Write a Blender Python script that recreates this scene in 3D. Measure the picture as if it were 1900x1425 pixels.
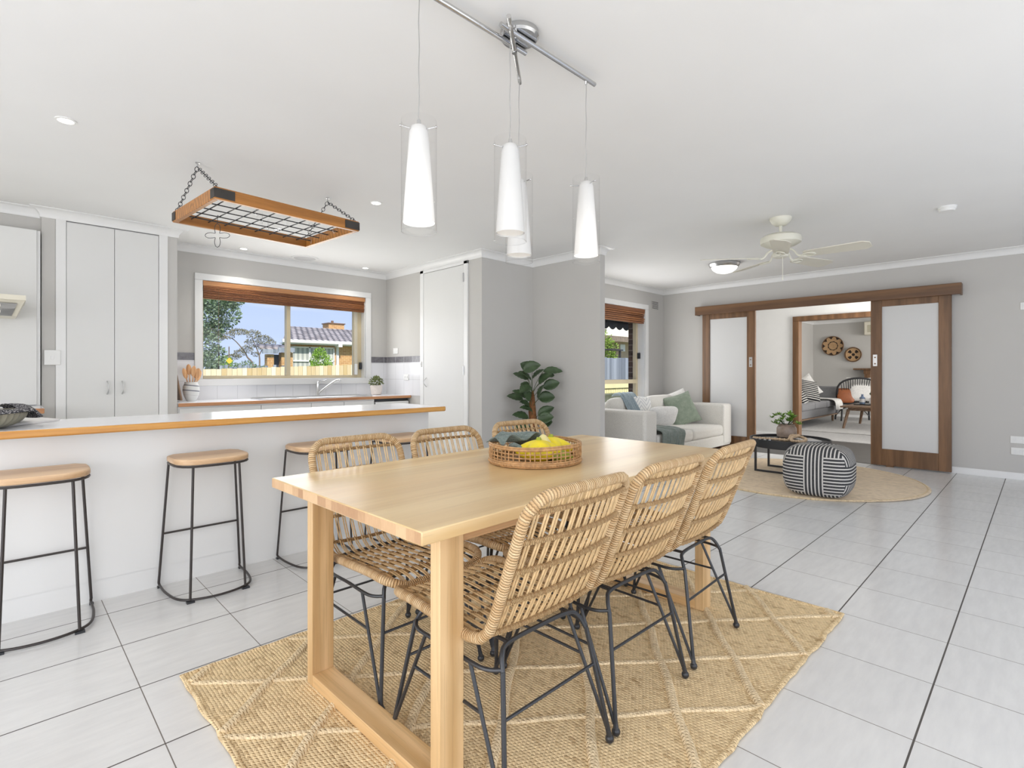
import bpy, math, random
import numpy as np
from mathutils import Vector, Matrix
PI = math.pi
R = math.radians
random.seed(7)
S = bpy.context.scene
COL = S.collection
for o in list(bpy.data.objects):
    bpy.data.objects.remove(o)

# ------------------------------------------------------------------ camera
W_, H_ = 1900, 1425
FPX = 967.34
cam = bpy.data.cameras.new('camera'); camo = bpy.data.objects.new('camera', cam); COL.objects.link(camo)
cam.sensor_width = 36; cam.lens = 36 * FPX / W_; cam.shift_y = -(712.5 - 691.0) / W_
cam.clip_start = 0.02; cam.clip_end = 500
camo.location = (0, 0, 1.12); camo.rotation_euler = (R(90), 0, R(45.518 - 90))
S.camera = camo
# ------------------------------------------------------------------ colour management
S.view_settings.view_transform = 'Standard'; S.view_settings.look = 'None'
S.view_settings.exposure = 0.12; S.view_settings.gamma = 1.0; S.view_settings.use_curve_mapping = False
S.cycles.use_denoising = True
S.cycles.max_bounces = 12; S.cycles.diffuse_bounces = 5; S.cycles.glossy_bounces = 4
S.cycles.transmission_bounces = 8; S.cycles.transparent_max_bounces = 16
S.cycles.sample_clamp_indirect = 6.0
S.cycles.caustics_reflective = False; S.cycles.caustics_refractive = False
# ------------------------------------------------------------------ world
wd = bpy.data.worlds.new('sky'); S.world = wd; wd.use_nodes = True
nt = wd.node_tree; nt.nodes.clear()
wo = nt.nodes.new('ShaderNodeOutputWorld'); bg = nt.nodes.new('ShaderNodeBackground')
tc = nt.nodes.new('ShaderNodeTexCoord'); sx = nt.nodes.new('ShaderNodeSeparateXYZ'); cr = nt.nodes.new('ShaderNodeValToRGB')
nt.links.new(tc.outputs['Generated'], sx.inputs[0]); nt.links.new(sx.outputs['Z'], cr.inputs[0])
cr.color_ramp.elements[0].position = 0.0; cr.color_ramp.elements[0].color = (0.62, 0.74, 1.0, 1)
cr.color_ramp.elements[1].position = 0.35; cr.color_ramp.elements[1].color = (0.34, 0.50, 0.95, 1)
mp = nt.nodes.new('ShaderNodeMapping'); mp.inputs['Scale'].default_value = (1.2, 1.2, 9)
nz = nt.nodes.new('ShaderNodeTexNoise'); nz.inputs['Scale'].default_value = 2.2; nz.inputs['Detail'].default_value = 6
cr2 = nt.nodes.new('ShaderNodeValToRGB'); cr2.color_ramp.elements[0].position = 0.5; cr2.color_ramp.elements[1].position = 0.85
mx = nt.nodes.new('ShaderNodeMixRGB'); mx.inputs[2].default_value = (0.86, 0.90, 1.0, 1)
nt.links.new(tc.outputs['Generated'], mp.inputs[0]); nt.links.new(mp.outputs[0], nz.inputs['Vector'])
nt.links.new(nz.outputs['Fac'], cr2.inputs[0]); nt.links.new(cr2.outputs['Color'], mx.inputs[0])
nt.links.new(cr.outputs['Color'], mx.inputs[1]); nt.links.new(mx.outputs[0], bg.inputs['Color'])
bg.inputs['Strength'].default_value = 1.0
nt.links.new(bg.outputs[0], wo.inputs['Surface'])

# ------------------------------------------------------------------ lights
def light(name, kind, loc, rot, energy, color=(1, 1, 1), **kw):
    l = bpy.data.lights.new(name, kind); l.energy = energy; l.color = color
    for k, v in kw.items(): setattr(l, k, v)
    o = bpy.data.objects.new(name, l); COL.objects.link(o); o.location = loc; o.rotation_euler = rot
    return o
light('sun', 'SUN', (0, -10, 20), (R(42), R(-14), 0), 4.6, (1, .95, .86), angle=R(1.5))
# daylight entering through the glazed doors left of and behind the camera
light('window_daylight_left', 'AREA', (-2.55, 0.2, 1.25), (0, R(-98), 0), 98, (1, .98, .95), shape='RECTANGLE', size=2.1, size_y=4.6)
light('window_daylight_rear', 'AREA', (1.4, -2.85, 1.25), (R(92), 0, 0), 62, (1, .985, .955), shape='RECTANGLE', size=5.6, size_y=2.1)
light('window_daylight_living', 'AREA', (6.1, 4.235, 1.25), (R(-90), 0, 0), 21, (1, .99, .97), shape='RECTANGLE', size=1.7, size_y=1.5)
light('window_daylight_kitchen', 'AREA', (2.45, 6.12, 1.47), (R(-90), 0, 0), 17, (1, .99, .97), shape='RECTANGLE', size=1.7, size_y=.75)
light('kitchen_fill_cooktop', 'AREA', (-2.5, 4.6, 1.25), (0, R(-106), 0), 20, (1, .98, .94), shape='RECTANGLE', size=1.3, size_y=1.6)  # added fill, no window here: tilted up to brighten the kitchen and its ceiling
light('lounge_fill', 'AREA', (12.4, -1.3, 1.4), (R(90), 0, 0), 145, (1, .98, .95), shape='RECTANGLE', size=3.2, size_y=1.6)  # added lamp to light the lounge, whose walls have no window
light('hall_fill', 'AREA', (8.65, 0.4, 1.5), (R(90), 0, 0), 74, (1, .985, .96), shape='RECTANGLE', size=1.2, size_y=1.4)  # added lamp inside the closed hall to brighten it
SPOTS = [(0.244, 3.556), (2.07, 3.605), (1.84, 5.85), (3.1, 5.85), (1.817, 4.893)]
for i, (x, y) in enumerate(SPOTS):
    light('downlight_lamp', 'SPOT', (x, y, 2.405), (0, 0, 0), [13, 15, 15, 11, 20][i], (1, .95, .87), spot_size=R(120), spot_blend=.9, shadow_soft_size=.05)

# ------------------------------------------------------------------ mesh helpers
class MB:
    def __init__(s): s.v = []; s.f = []; s.uv = []; s.sm = []
    def add(s, vs, fs, uvs=None, smooth=True):
        n = len(s.v); s.v.extend([tuple(map(float, p)) for p in vs])
        for i, f in enumerate(fs):
            s.f.append([a + n for a in f]); s.uv.append(uvs[i] if uvs else None); s.sm.append(smooth)
        return s
    def box(s, x0, x1, y0, y1, z0, z1):
        vs = [(x, y, z) for x in (x0, x1) for y in (y0, y1) for z in (z0, z1)]
        fs = [(0, 1, 3, 2), (4, 6, 7, 5), (0, 4, 5, 1), (2, 3, 7, 6), (0, 2, 6, 4), (1, 5, 7, 3)]
        return s.add(vs, fs, smooth=False)
    def obox(s, c, ax, ay, az, hx, hy, hz):
        c, ax, ay, az = map(Vector, (c, ax, ay, az))
        vs = [c + ax * (hx * i) + ay * (hy * j) + az * (hz * k) for i in (-1, 1) for j in (-1, 1) for k in (-1, 1)]
        fs = [(0, 1, 3, 2), (4, 6, 7, 5), (0, 4, 5, 1), (2, 3, 7, 6), (0, 2, 6, 4), (1, 5, 7, 3)]
        return s.add(vs, fs, smooth=False)
    def tube(s, pts, r, n=8, closed=False, caps=True, flat=1.0, up=None):
        P = [Vector(p) for p in pts]; m = len(P)
        rr = r if hasattr(r, '__len__') else [r] * m
        T = []
        for i in range(m):
            a = P[(i - 1) % m] if (closed or i > 0) else P[i]
            b = P[(i + 1) % m] if (closed or i < m - 1) else P[i]
            t = (b - a); T.append(t.normalized() if t.length > 1e-9 else Vector((0, 0, 1)))
        nrm = Vector(up) if up else (Vector((0, 0, 1)) if abs(T[0].z) < .9 else Vector((1, 0, 0)))
        vs = []; L = [0]
        for i in range(m):
            if up: nrm = Vector(up)
            nrm = (nrm - T[i] * nrm.dot(T[i])).normalized(); bi = T[i].cross(nrm)
            for k in range(n):
                a = 2 * PI * k / n
                vs.append(P[i] + bi * (math.cos(a) * rr[i]) + nrm * (math.sin(a) * rr[i] * flat))
            if i: L.append(L[-1] + (P[i] - P[i - 1]).length)
        if closed: L.append(L[-1] + (P[0] - P[-1]).length)
        fs = []; us = []
        for i in range(m if closed else m - 1):
            j = (i + 1) % m
            for k in range(n):
                k2 = (k + 1) % n
                fs.append((i * n + k, i * n + k2, j * n + k2, j * n + k))
                us.append([(L[i], k / n), (L[i], (k + 1) / n), (L[i + 1], (k + 1) / n), (L[i + 1], k / n)])
        if not closed and caps:
            fs.append(tuple(range(n - 1, -1, -1))); us.append([(0, 0)] * n)
            fs.append(tuple((m - 1) * n + k for k in range(n))); us.append([(0, 0)] * n)
        return s.add(vs, fs, us)
    def cyl(s, p0, p1, r0, r1=None, n=16):
        return s.tube([p0, p1], [r0, r0 if r1 is None else r1], n)
    def lathe(s, prof, c=(0, 0, 0), n=32, sx=1, sy=1, cap0=True, cap1=True):
        vs = []; m = len(prof)
        for r, z in prof:
            for k in range(n):
                a = 2 * PI * k / n; vs.append((c[0] + r * math.cos(a) * sx, c[1] + r * math.sin(a) * sy, c[2] + z))
        fs = [(i * n + k, i * n + (k + 1) % n, (i + 1) * n + (k + 1) % n, (i + 1) * n + k) for i in range(m - 1) for k in range(n)]
        if cap0 and prof[0][0] > 1e-5: fs.append(tuple(range(n - 1, -1, -1)))
        if cap1 and prof[-1][0] > 1e-5: fs.append(tuple((m - 1) * n + k for k in range(n)))
        return s.add(vs, fs)
    def ball(s, c, r, n=10, m=6, sc=(1, 1, 1)):
        pr = [(math.sin(PI * i / m), -math.cos(PI * i / m)) for i in range(m + 1)]
        vs = [(c[0], c[1], c[2] - r * sc[2])]
        for a, b in pr[1:-1]:
            for k in range(n):
                t = 2 * PI * k / n; vs.append((c[0] + r * a * math.cos(t) * sc[0], c[1] + r * a * math.sin(t) * sc[1], c[2] + r * b * sc[2]))
        vs.append((c[0], c[1], c[2] + r * sc[2])); fs = []
        for k in range(n): fs.append((0, 1 + (k + 1) % n, 1 + k))
        for i in range(m - 2):
            for k in range(n): fs.append((1 + i * n + k, 1 + i * n + (k + 1) % n, 1 + (i + 1) * n + (k + 1) % n, 1 + (i + 1) * n + k))
        b = 1 + (m - 2) * n
        for k in range(n): fs.append((b + k, b + (k + 1) % n, len(vs) - 1))
        return s.add(vs, fs)
    def prism(s, poly, z0, z1):
        n = len(poly); vs = [(x, y, z0) for x, y in poly] + [(x, y, z1) for x, y in poly]
        fs = [tuple(range(n - 1, -1, -1)), tuple(range(n, 2 * n))] + [(i, (i + 1) % n, n + (i + 1) % n, n + i) for i in range(n)]
        return s.add(vs, fs, smooth=False)
    def grid(s, fn, nu, nv, closed_u=False):
        vs = [fn(i / (nu if closed_u else nu - 1), j / (nv - 1)) for i in range(nu) for j in range(nv)]
        fs = []; us = []
        for i in range(nu if closed_u else nu - 1):
            for j in range(nv - 1):
                a = i * nv + j; b = ((i + 1) % nu) * nv + j
                fs.append((a, b, b + 1, a + 1))
                us.append([(i / nu, j / nv), ((i + 1) / nu, j / nv), ((i + 1) / nu, (j + 1) / nv), (i / nu, (j + 1) / nv)])
        return s.add(vs, fs, us)

def thing(name, label, cat, loc=(0, 0, 0), rz=0, group=None):
    o = bpy.data.objects.new(name, None); COL.objects.link(o); o.empty_display_size = .05
    o.location = loc; o.rotation_euler = (0, 0, rz); o['label'] = label; o['category'] = cat
    if group: o['group'] = group
    return o
def obj(name, mb, mat, parent=None, bevel=0, seg=2, world=False, angle=40, solid=0, label=None, sub=0):
    me = bpy.data.meshes.new(name); me.from_pydata(mb.v, [], mb.f)
    if any(u is not None for u in mb.uv):
        ul = me.uv_layers.new(name='UVMap'); i = 0
        for f, u in zip(mb.f, mb.uv):
            for k in range(len(f)):
                ul.data[i].uv = u[k] if u else (0, 0); i += 1
    me.polygons.foreach_set('use_smooth', mb.sm if not bevel else [True] * len(mb.f))
    me.update(); me.set_sharp_from_angle(angle=R(angle))
    for m in (mat if isinstance(mat, (list, tuple)) else [mat]): me.materials.append(m)
    o = bpy.data.objects.new(name, me); COL.objects.link(o)
    if parent:
        o.parent = parent
        if world: o.matrix_parent_inverse = Matrix.Translation(-Vector(parent.location))
    if solid:
        md = o.modifiers.new('s', 'SOLIDIFY'); md.thickness = solid; md.offset = 0
    if bevel:
        md = o.modifiers.new('b', 'BEVEL'); md.width = bevel; md.segments = seg; md.limit_method = 'ANGLE'; md.angle_limit = R(40)
    if sub:
        md = o.modifiers.new('u', 'SUBSURF'); md.levels = sub; md.render_levels = sub
    if label: o['label'] = label
    return o
def tag(o, label, cat, group=None):
    o['label'] = label; o['category'] = cat
    if group: o['group'] = group
    return o
def struct(name, mb, mat, parent=None, **k):
    o = obj(name, mb, mat, parent, **k)
    if not parent: o['kind'] = 'structure'
    return o
def sthing(name, loc=(0, 0, 0)):
    o = bpy.data.objects.new(name, None); COL.objects.link(o); o.location = loc; o['kind'] = 'structure'; o.empty_display_size = .05
    return o
def dup(root, loc, rz=0, label=None, group=None):
    r = root.copy(); COL.objects.link(r); r.location = loc; r.rotation_euler = (0, 0, rz)
    if label: r['label'] = label
    if group: r['group'] = group
    for ch in root.children:
        c = ch.copy(); COL.objects.link(c); c.parent = r
        for g in ch.children:
            d = g.copy(); COL.objects.link(d); d.parent = c
    return r
def smooth_path(pts, n=6, closed=False):
    P = [Vector(p) for p in pts]; m = len(P); out = []
    for i in range(m if closed else m - 1):
        p0 = P[(i - 1) % m] if (closed or i > 0) else P[i]; p1 = P[i]; p2 = P[(i + 1) % m]
        p3 = P[(i + 2) % m] if (closed or i < m - 2) else p2
        for k in range(n):
            t = k / n
            out.append(.5 * ((2 * p1) + (p2 - p0) * t + (2 * p0 - 5 * p1 + 4 * p2 - p3) * t * t + (3 * p1 - p0 - 3 * p2 + p3) * t ** 3))
    if not closed: out.append(P[-1])
    return out

# ------------------------------------------------------------------ materials
class NT:
    def __init__(s, name):
        s.m = bpy.data.materials.new(name); s.m.use_nodes = True; s.t = s.m.node_tree
        s.p = s.t.nodes['Principled BSDF']; s.tc = None
    def n(s, kind, **kw):
        x = s.t.nodes.new(kind)
        for k, v in kw.items():
            if k in x.inputs: x.inputs[k].default_value = v
            else: setattr(x, k, v)
        return x
    def l(s, a, b): s.t.links.new(a, b)
    def co(s, out='Object'):
        if not s.tc: s.tc = s.n('ShaderNodeTexCoord')
        return s.tc.outputs[out]
    def mapping(s, scale=(1, 1, 1), rot=(0, 0, 0), loc=(0, 0, 0), out='Object'):
        m = s.n('ShaderNodeMapping'); m.inputs['Scale'].default_value = scale; m.inputs['Rotation'].default_value = rot
        m.inputs['Location'].default_value = loc
        s.l(s.co(out), m.inputs[0]); return m.outputs[0]
    def math(s, op, a, b=0.0, c=None):
        x = s.n('ShaderNodeMath', operation=op)
        for i, v in enumerate((a, b) if c is None else (a, b, c)):
            if isinstance(v, (int, float)): x.inputs[i].default_value = v
            else: s.l(v, x.inputs[i])
        return x.outputs[0]
    def ramp(s, fac, stops):
        r = s.n('ShaderNodeValToRGB'); e = r.color_ramp.elements
        while len(e) < len(stops): e.new(.5)
        for i, (p, c) in enumerate(stops): e[i].position = p; e[i].color = (*c, 1) if len(c) == 3 else c
        s.l(fac, r.inputs[0]); return r.outputs[0]
    def mix(s, fac, a, b, blend='MIX'):
        x = s.n('ShaderNodeMixRGB', blend_type=blend)
        for i, v in enumerate((fac, a, b)):
            if isinstance(v, (int, float)): x.inputs[i].default_value = v
            elif isinstance(v, tuple): x.inputs[i].default_value = (*v, 1) if len(v) == 3 else v
            else: s.l(v, x.inputs[i])
        return x.outputs[0]
    def noise(s, vec, scale, detail=4, rough=.5):
        x = s.n('ShaderNodeTexNoise'); x.inputs['Scale'].default_value = scale; x.inputs['Detail'].default_value = detail
        x.inputs['Roughness'].default_value = rough
        s.l(vec, x.inputs['Vector']); return x.outputs['Fac']
    def bump(s, h, strength=.3, dist=.002):
        b = s.n('ShaderNodeBump'); b.inputs['Strength'].default_value = strength; b.inputs['Distance'].default_value = dist
        s.l(h, b.inputs['Height']); s.l(b.outputs[0], s.p.inputs['Normal'])
    def base(s, c):
        if isinstance(c, tuple): s.p.inputs['Base Color'].default_value = (*c, 1)
        else: s.l(c, s.p.inputs['Base Color'])
    def set(s, **k):
        for a, v in k.items(): s.p.inputs[a.replace('_', ' ')].default_value = v
        return s
def c255(r, g, b):
    f = lambda v: (v / 255 / 12.92) if v / 255 <= .04045 else ((v / 255 + .055) / 1.055) ** 2.4
    return (f(r), f(g), f(b))
def plain(name, col, rough=.5, metal=0, var=.04, nscale=8, bump=0, bscale=200, spec=.5, coat=0):
    n = NT(name); n.set(Roughness=rough, Metallic=metal, Specular_IOR_Level=spec, Coat_Weight=coat)
    v = n.noise(n.co(), nscale, 3)
    n.base(n.ramp(v, [(.3, tuple(c * (1 - var) for c in col)), (.7, tuple(min(1, c * (1 + var)) for c in col))]))
    if bump: n.bump(n.noise(n.co(), bscale, 3), bump, .002)
    return n.m
def wood(name, c0, c1, axis=0, scale=1, rough=.45, coat=0.0, c2=None, grain=.5, plank=0):
    n = NT(name); n.set(Roughness=rough, Coat_Weight=coat, Coat_Roughness=.2)
    sc = [14, 14, 14]; sc[axis] = 1.1; sc = tuple(a * scale for a in sc)
    v = n.mapping(sc); nn = n.noise(v, 1.6, 8, .62)
    w = n.n('ShaderNodeTexWave', wave_type='RINGS', rings_direction='XYZ'[axis]); n.l(n.mapping(tuple(a * .35 for a in sc)), w.inputs['Vector'])
    w.inputs['Scale'].default_value = 1.4; w.inputs['Distortion'].default_value = 5; w.inputs['Detail'].default_value = 3
    f = n.math('ADD', n.math('MULTIPLY', nn, .7), n.math('MULTIPLY', w.outputs['Fac'], .3))
    col = n.ramp(f, [(.3, c0), (.68, c1)])
    fine = n.noise(n.mapping(tuple(a * 9 if i != axis else a * 2 for i, a in enumerate(sc))), 1.5, 4)
    col = n.mix(n.math('MULTIPLY', n.math('SUBTRACT', 1, n.math('GREATER_THAN', fine, .43)), .25 * grain), col, tuple(a * .55 for a in c0))
    if plank:
        o = [0, 1, 2]; o.remove(axis); k = o[0]
        sep = n.n('ShaderNodeSeparateXYZ'); n.l(n.co(), sep.inputs[0])
        fl = n.math('FLOOR', n.math('DIVIDE', sep.outputs[k], plank))
        wn = n.n('ShaderNodeTexWhiteNoise', noise_dimensions='1D'); n.l(fl, wn.inputs['W'])
        hsv = n.n('ShaderNodeHueSaturation'); n.l(col, hsv.inputs['Color'])
        n.l(n.math('ADD', .93, n.math('MULTIPLY', wn.outputs['Value'], .14)), hsv.inputs['Value']); col = hsv.outputs[0]
    n.base(col); n.bump(fine, .08, .001)
    return n.m
def glass(name, rough=0.0, col=(1, 1, 1), ior=1.45):
    n = NT(name); n.set(Roughness=rough, Transmission_Weight=1.0, IOR=ior); n.base(col); return n.m
def thin_glass(name, refl=.08, tint=(1, 1, 1)):
    n = NT(name); t = n.t
    tr = n.n('ShaderNodeBsdfTransparent'); tr.inputs[0].default_value = (*tint, 1)
    gl = n.n('ShaderNodeBsdfGlossy'); gl.inputs['Roughness'].default_value = .02
    fr = n.n('ShaderNodeLayerWeight'); fr.inputs[0].default_value = .5
    m = n.n('ShaderNodeMixShader'); n.l(n.math('ADD', refl * .3, n.math('MULTIPLY', n.math('POWER', fr.outputs['Facing'], 5.0), refl * 4)), m.inputs[0])
    n.l(tr.outputs[0], m.inputs[1]); n.l(gl.outputs[0], m.inputs[2])
    n.l(m.outputs[0], t.nodes['Material Output'].inputs['Surface']); return n.m
def emis(name, col, strength):
    n = NT(name); n.base(col); n.p.inputs['Emission Color'].default_value = (*col, 1); n.p.inputs['Emission Strength'].default_value = strength
    return n.m

M = {}
M['ceil'] = plain('ceiling_paint', (.83, .83, .82), .85, var=.01, nscale=2, spec=.2)
M['wall'] = plain('grey_wall_paint', c255(199, 197, 193), .75, var=.012, nscale=2, spec=.25)
M['trim'] = plain('white_gloss_trim', (.82, .82, .81), .35, var=.01)
M['cab'] = plain('white_laminate', c255(224, 224, 222), .55, var=.008, nscale=2)
M['barwhite'] = plain('white_bar_panel', c255(228, 228, 226), .45, var=.01, nscale=2)
M['top'] = plain('white_worktop', c255(235, 236, 240), .18, var=.01)
M['edge'] = wood('timber_worktop_edge', c255(178, 116, 52), c255(214, 160, 84), 0, 1.2, .35)
M['edge2'] = wood('timber_worktop_edge_brown', c255(165, 108, 70), c255(196, 142, 98), 0, 1.2, .35)
M['oak'] = wood('oak_table_top', c255(214, 180, 128), c255(233, 206, 158), 0, .55, .3, .1, grain=.5, plank=.14)
def endgrain():
    n = NT('oak_end_grain_blocks'); n.set(Roughness=.45)
    sp = n.n('ShaderNodeSeparateXYZ'); n.l(n.co(), sp.inputs[0])
    y = n.math('ADD', sp.outputs[1], n.math('MULTIPLY', n.math('SINE', n.math('MULTIPLY', sp.outputs[1], 31.0)), .012))
    wn = n.n('ShaderNodeTexWhiteNoise', noise_dimensions='1D'); n.l(n.math('FLOOR', n.math('DIVIDE', y, .047)), wn.inputs['W'])
    f = n.math('ADD', n.math('MULTIPLY', wn.outputs['Value'], .7), n.math('MULTIPLY', n.noise(n.mapping((40, 120, 40)), 1.0, 4), .3))
    n.base(n.ramp(f, [(.1, c255(172, 132, 96)), (.5, c255(198, 160, 120)), (.9, c255(220, 186, 144))])); return n.m
M['oakend'] = endgrain()
M['oakleg'] = wood('oak_leg', c255(196, 158, 108), c255(224, 190, 142), 2, .7, .42, grain=.7)
M['oakrail'] = wood('oak_rail', c255(204, 164, 112), c255(230, 194, 144), 1, .7, .42, grain=.7)
M['oakapron'] = wood('oak_apron', c255(190, 146, 100), c255(216, 176, 130), 0, .7, .42, grain=.7)
M['seat'] = wood('stool_seat_timber', c255(196, 158, 118), c255(226, 194, 156), 0, 1.0, .4)
M['brown'] = wood('brown_door_timber', c255(100, 71, 46), c255(130, 95, 64), 2, 1.3, .38, grain=.6)
M['brownh'] = wood('brown_track_timber', c255(94, 66, 44), c255(122, 88, 58), 1, 1.3, .38, grain=.6)
M['rackwood'] = wood('orange_rack_timber', c255(150, 98, 46), c255(196, 134, 66), 0, 1.2, .35, grain=1)
M['blind'] = wood('cedar_blind_slats', c255(118, 70, 38), c255(160, 102, 60), 0, 1.2, .4, grain=1)
M['blindv'] = wood('pale_blind_valance', c255(184, 128, 82), c255(204, 150, 102), 0, 1.2, .4)
M['spoon'] = wood('spoon_timber', c255(206, 150, 100), c255(232, 186, 138), 2, 1.5, .5)
M['blk'] = plain('black_powder_coat', (.028, .03, .034), .35, 0, .1, spec=.5)
M['blk2'] = plain('dark_bronze_powder_coat', (.035, .028, .025), .4, 0, .1)
M['chrome'] = plain('polished_chrome', (.62, .62, .62), .12, 1.0, .01)
M['steel'] = plain('brushed_steel', (.6, .6, .6), .28, 1.0, .02)
M['alu'] = plain('beige_aluminium', c255(206, 192, 160), .4, 0, .02)
M['white'] = plain('white_plastic', (.82, .82, .80), .35, 0, .01)
M['cream'] = plain('cream_enamel', c255(224, 222, 208), .35, 0, .01)
M['creamhood'] = plain('cream_hood', c255(228, 222, 204), .35, 0, .02)
M['blade'] = plain('cream_fan_blade', c255(216, 212, 198), .45, 0, .02)
M['glass'] = thin_glass('window_glass', .05)
M['lampglass'] = thin_glass('lamp_clear_glass', .16, (.985, .985, .985))
def opal(nm, k):
    n = NT(nm); n.base((.66, .655, .64)); n.set(Roughness=.25)
    sep = n.n('ShaderNodeSeparateXYZ'); n.l(n.co(), sep.inputs[0])
    e = n.ramp(n.math('DIVIDE', sep.outputs['Z'], .36), [(0, (.85, .85, .85)), (.35, (1, 1, 1)), (.75, (.35, .35, .35)), (1, (.05, .05, .05))])
    n.p.inputs['Emission Color'].default_value = (1, .95, .88, 1); n.l(n.math('MULTIPLY', e, k), n.p.inputs['Emission Strength'])
    return n.m
M['opal'] = opal('opal_lamp_glass', .34); M['opal2'] = opal('dim_opal_lamp_glass', .07)
M['glow'] = emis('lamp_glow', (1, .96, .88), 4.0)
M['glow2'] = emis('ceiling_light_glow', (1, 1, .94), 1.3)
M['frost'] = plain('frosted_glass_panel', c255(212, 212, 211), .32, 0, .01, nscale=2)
M['dkgrey'] = plain('dark_metal_bracket', (.06, .055, .05), .5, .4, .2)
M['leaf'] = plain('artificial_leaf_green', c255(66, 86, 56), .42, 0, .25, 14)
M['trunk'] = plain('brown_fibrous_trunk', c255(122, 78, 40), .8, 0, .35, 40, .6, 90)
M['soil'] = plain('potting_soil', (.05, .035, .025), .9, 0, .3, 60)

# tiles
def tiles():
    n = NT('white_floor_tile'); n.set(Roughness=.22, Specular_IOR_Level=.45)
    sp = n.n('ShaderNodeSeparateXYZ'); n.l(n.co(), sp.inputs[0])
    def line(v, off, p, w):
        q = n.math('SUBTRACT', v, off); d = n.math('PINGPONG', q, p / 2.0)   # distance to the nearest joint
        return n.math('LESS_THAN', d, w / 2)
    lx = line(sp.outputs[0], .356, .407, .0032); ly = line(sp.outputs[1], .275, .395, .0056)
    g = n.math('MAXIMUM', lx, ly)
    cx = n.n('ShaderNodeCombineXYZ')
    n.l(n.math('FLOOR', n.math('DIVIDE', n.math('SUBTRACT', sp.outputs[0], .356), .407)), cx.inputs[0])
    n.l(n.math('FLOOR', n.math('DIVIDE', n.math('SUBTRACT', sp.outputs[1], .275), .395)), cx.inputs[1])
    wn = n.n('ShaderNodeTexWhiteNoise', noise_dimensions='2D'); n.l(cx.outputs[0], wn.inputs['Vector'])
    st = n.noise(n.mapping((6, 30, 6), (0, 0, R(8))), 1.0, 6, .6)
    col = n.ramp(st, [(.35, c255(213, 213, 212)), (.65, c255(224, 224, 222))])
    col = n.mix(.35, col, n.ramp(n.noise(n.co(), 1.7, 3), [(.3, c255(214, 214, 213)), (.7, c255(226, 226, 224))]))
    col = n.mix(.04, col, wn.outputs['Value'], 'OVERLAY')
    n.base(n.mix(g, col, n.mix(ly, c255(118, 112, 106), c255(84, 80, 76))))
    n.bump(n.math('SUBTRACT', 1, g), .3, .002)
    n.l(n.math('ADD', .2, n.math('MULTIPLY', g, .6)), n.p.inputs['Roughness'])
    return n.m
M['tile'] = tiles()
def splash():
    n = NT('white_wall_tile'); n.set(Roughness=.15)
    b = n.n('ShaderNodeTexBrick'); b.offset = 0
    cx = n.n('ShaderNodeCombineXYZ'); sp = n.n('ShaderNodeSeparateXYZ'); n.l(n.co(), sp.inputs[0])
    n.l(n.math('ADD', sp.outputs['X'], sp.outputs['Y']), cx.inputs[0]); n.l(sp.outputs['Z'], cx.inputs[1])
    n.l(cx.outputs[0], b.inputs['Vector']); b.inputs['Scale'].default_value = 1
    b.inputs['Brick Width'].default_value = .2; b.inputs['Row Height'].default_value = .206; b.inputs['Mortar Size'].default_value = .0018
    n.base(n.mix(b.outputs['Fac'], c255(228, 228, 230), c255(196, 196, 198))); n.bump(n.math('SUBTRACT', 1, b.outputs['Fac']), .2, .001)
    return n.m
M['splash'] = splash()
def band():
    n = NT('dark_grey_border_tile'); n.set(Roughness=.25)
    b = n.n('ShaderNodeTexBrick'); b.offset = 0
    cx = n.n('ShaderNodeCombineXYZ'); sp = n.n('ShaderNodeSeparateXYZ'); n.l(n.co(), sp.inputs[0])
    n.l(n.math('ADD', sp.outputs['X'], sp.outputs['Y']), cx.inputs[0]); cx.inputs[1].default_value = .04
    n.l(cx.outputs[0], b.inputs['Vector']); b.inputs['Scale'].default_value = 1
    b.inputs['Brick Width'].default_value = .2; b.inputs['Row Height'].default_value = .2; b.inputs['Mortar Size'].default_value = .002
    n.base(n.mix(b.outputs['Fac'], n.ramp(n.noise(n.co(), 30), [(.3, c255(104, 102, 106)), (.7, c255(128, 126, 130))]), c255(190, 190, 190)))
    return n.m
M['band'] = band()
def rattan(name, c0, c1, wrap=.0075):
    n = NT(name); n.set(Roughness=.42)
    sp = n.n('ShaderNodeSeparateXYZ'); n.l(n.co('UV'), sp.inputs[0])
    w = n.math('FRACT', n.math('ADD', n.math('DIVIDE', sp.outputs[0], wrap), n.math('MULTIPLY', n.noise(n.co('UV'), 30, 2), .6)))
    prof = n.math('SINE', n.math('MULTIPLY', w, PI))
    cell = n.math('FLOOR', n.math('DIVIDE', sp.outputs[0], wrap))
    wn = n.n('ShaderNodeTexWhiteNoise', noise_dimensions='1D'); n.l(cell, wn.inputs['W'])
    col = n.ramp(n.math('ADD', n.math('MULTIPLY', wn.outputs['Value'], .6), n.math('MULTIPLY', n.noise(n.co(), 60, 3), .4)), [(.2, c0), (.8, c1)])
    col = n.mix(n.math('LESS_THAN', prof, .22), col, tuple(a * .5 for a in c0))
    n.base(col); n.bump(prof, .9, .0035); return n.m
M['rwrap'] = rattan('wrapped_rattan', c255(200, 162, 114), c255(228, 198, 154))
M['rcane'] = plain('cane_rod', c255(214, 184, 138), .4, 0, .18, 45)
M['rtie'] = rattan('cane_tie', c255(172, 134, 88), c255(206, 172, 124), .005)
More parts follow.
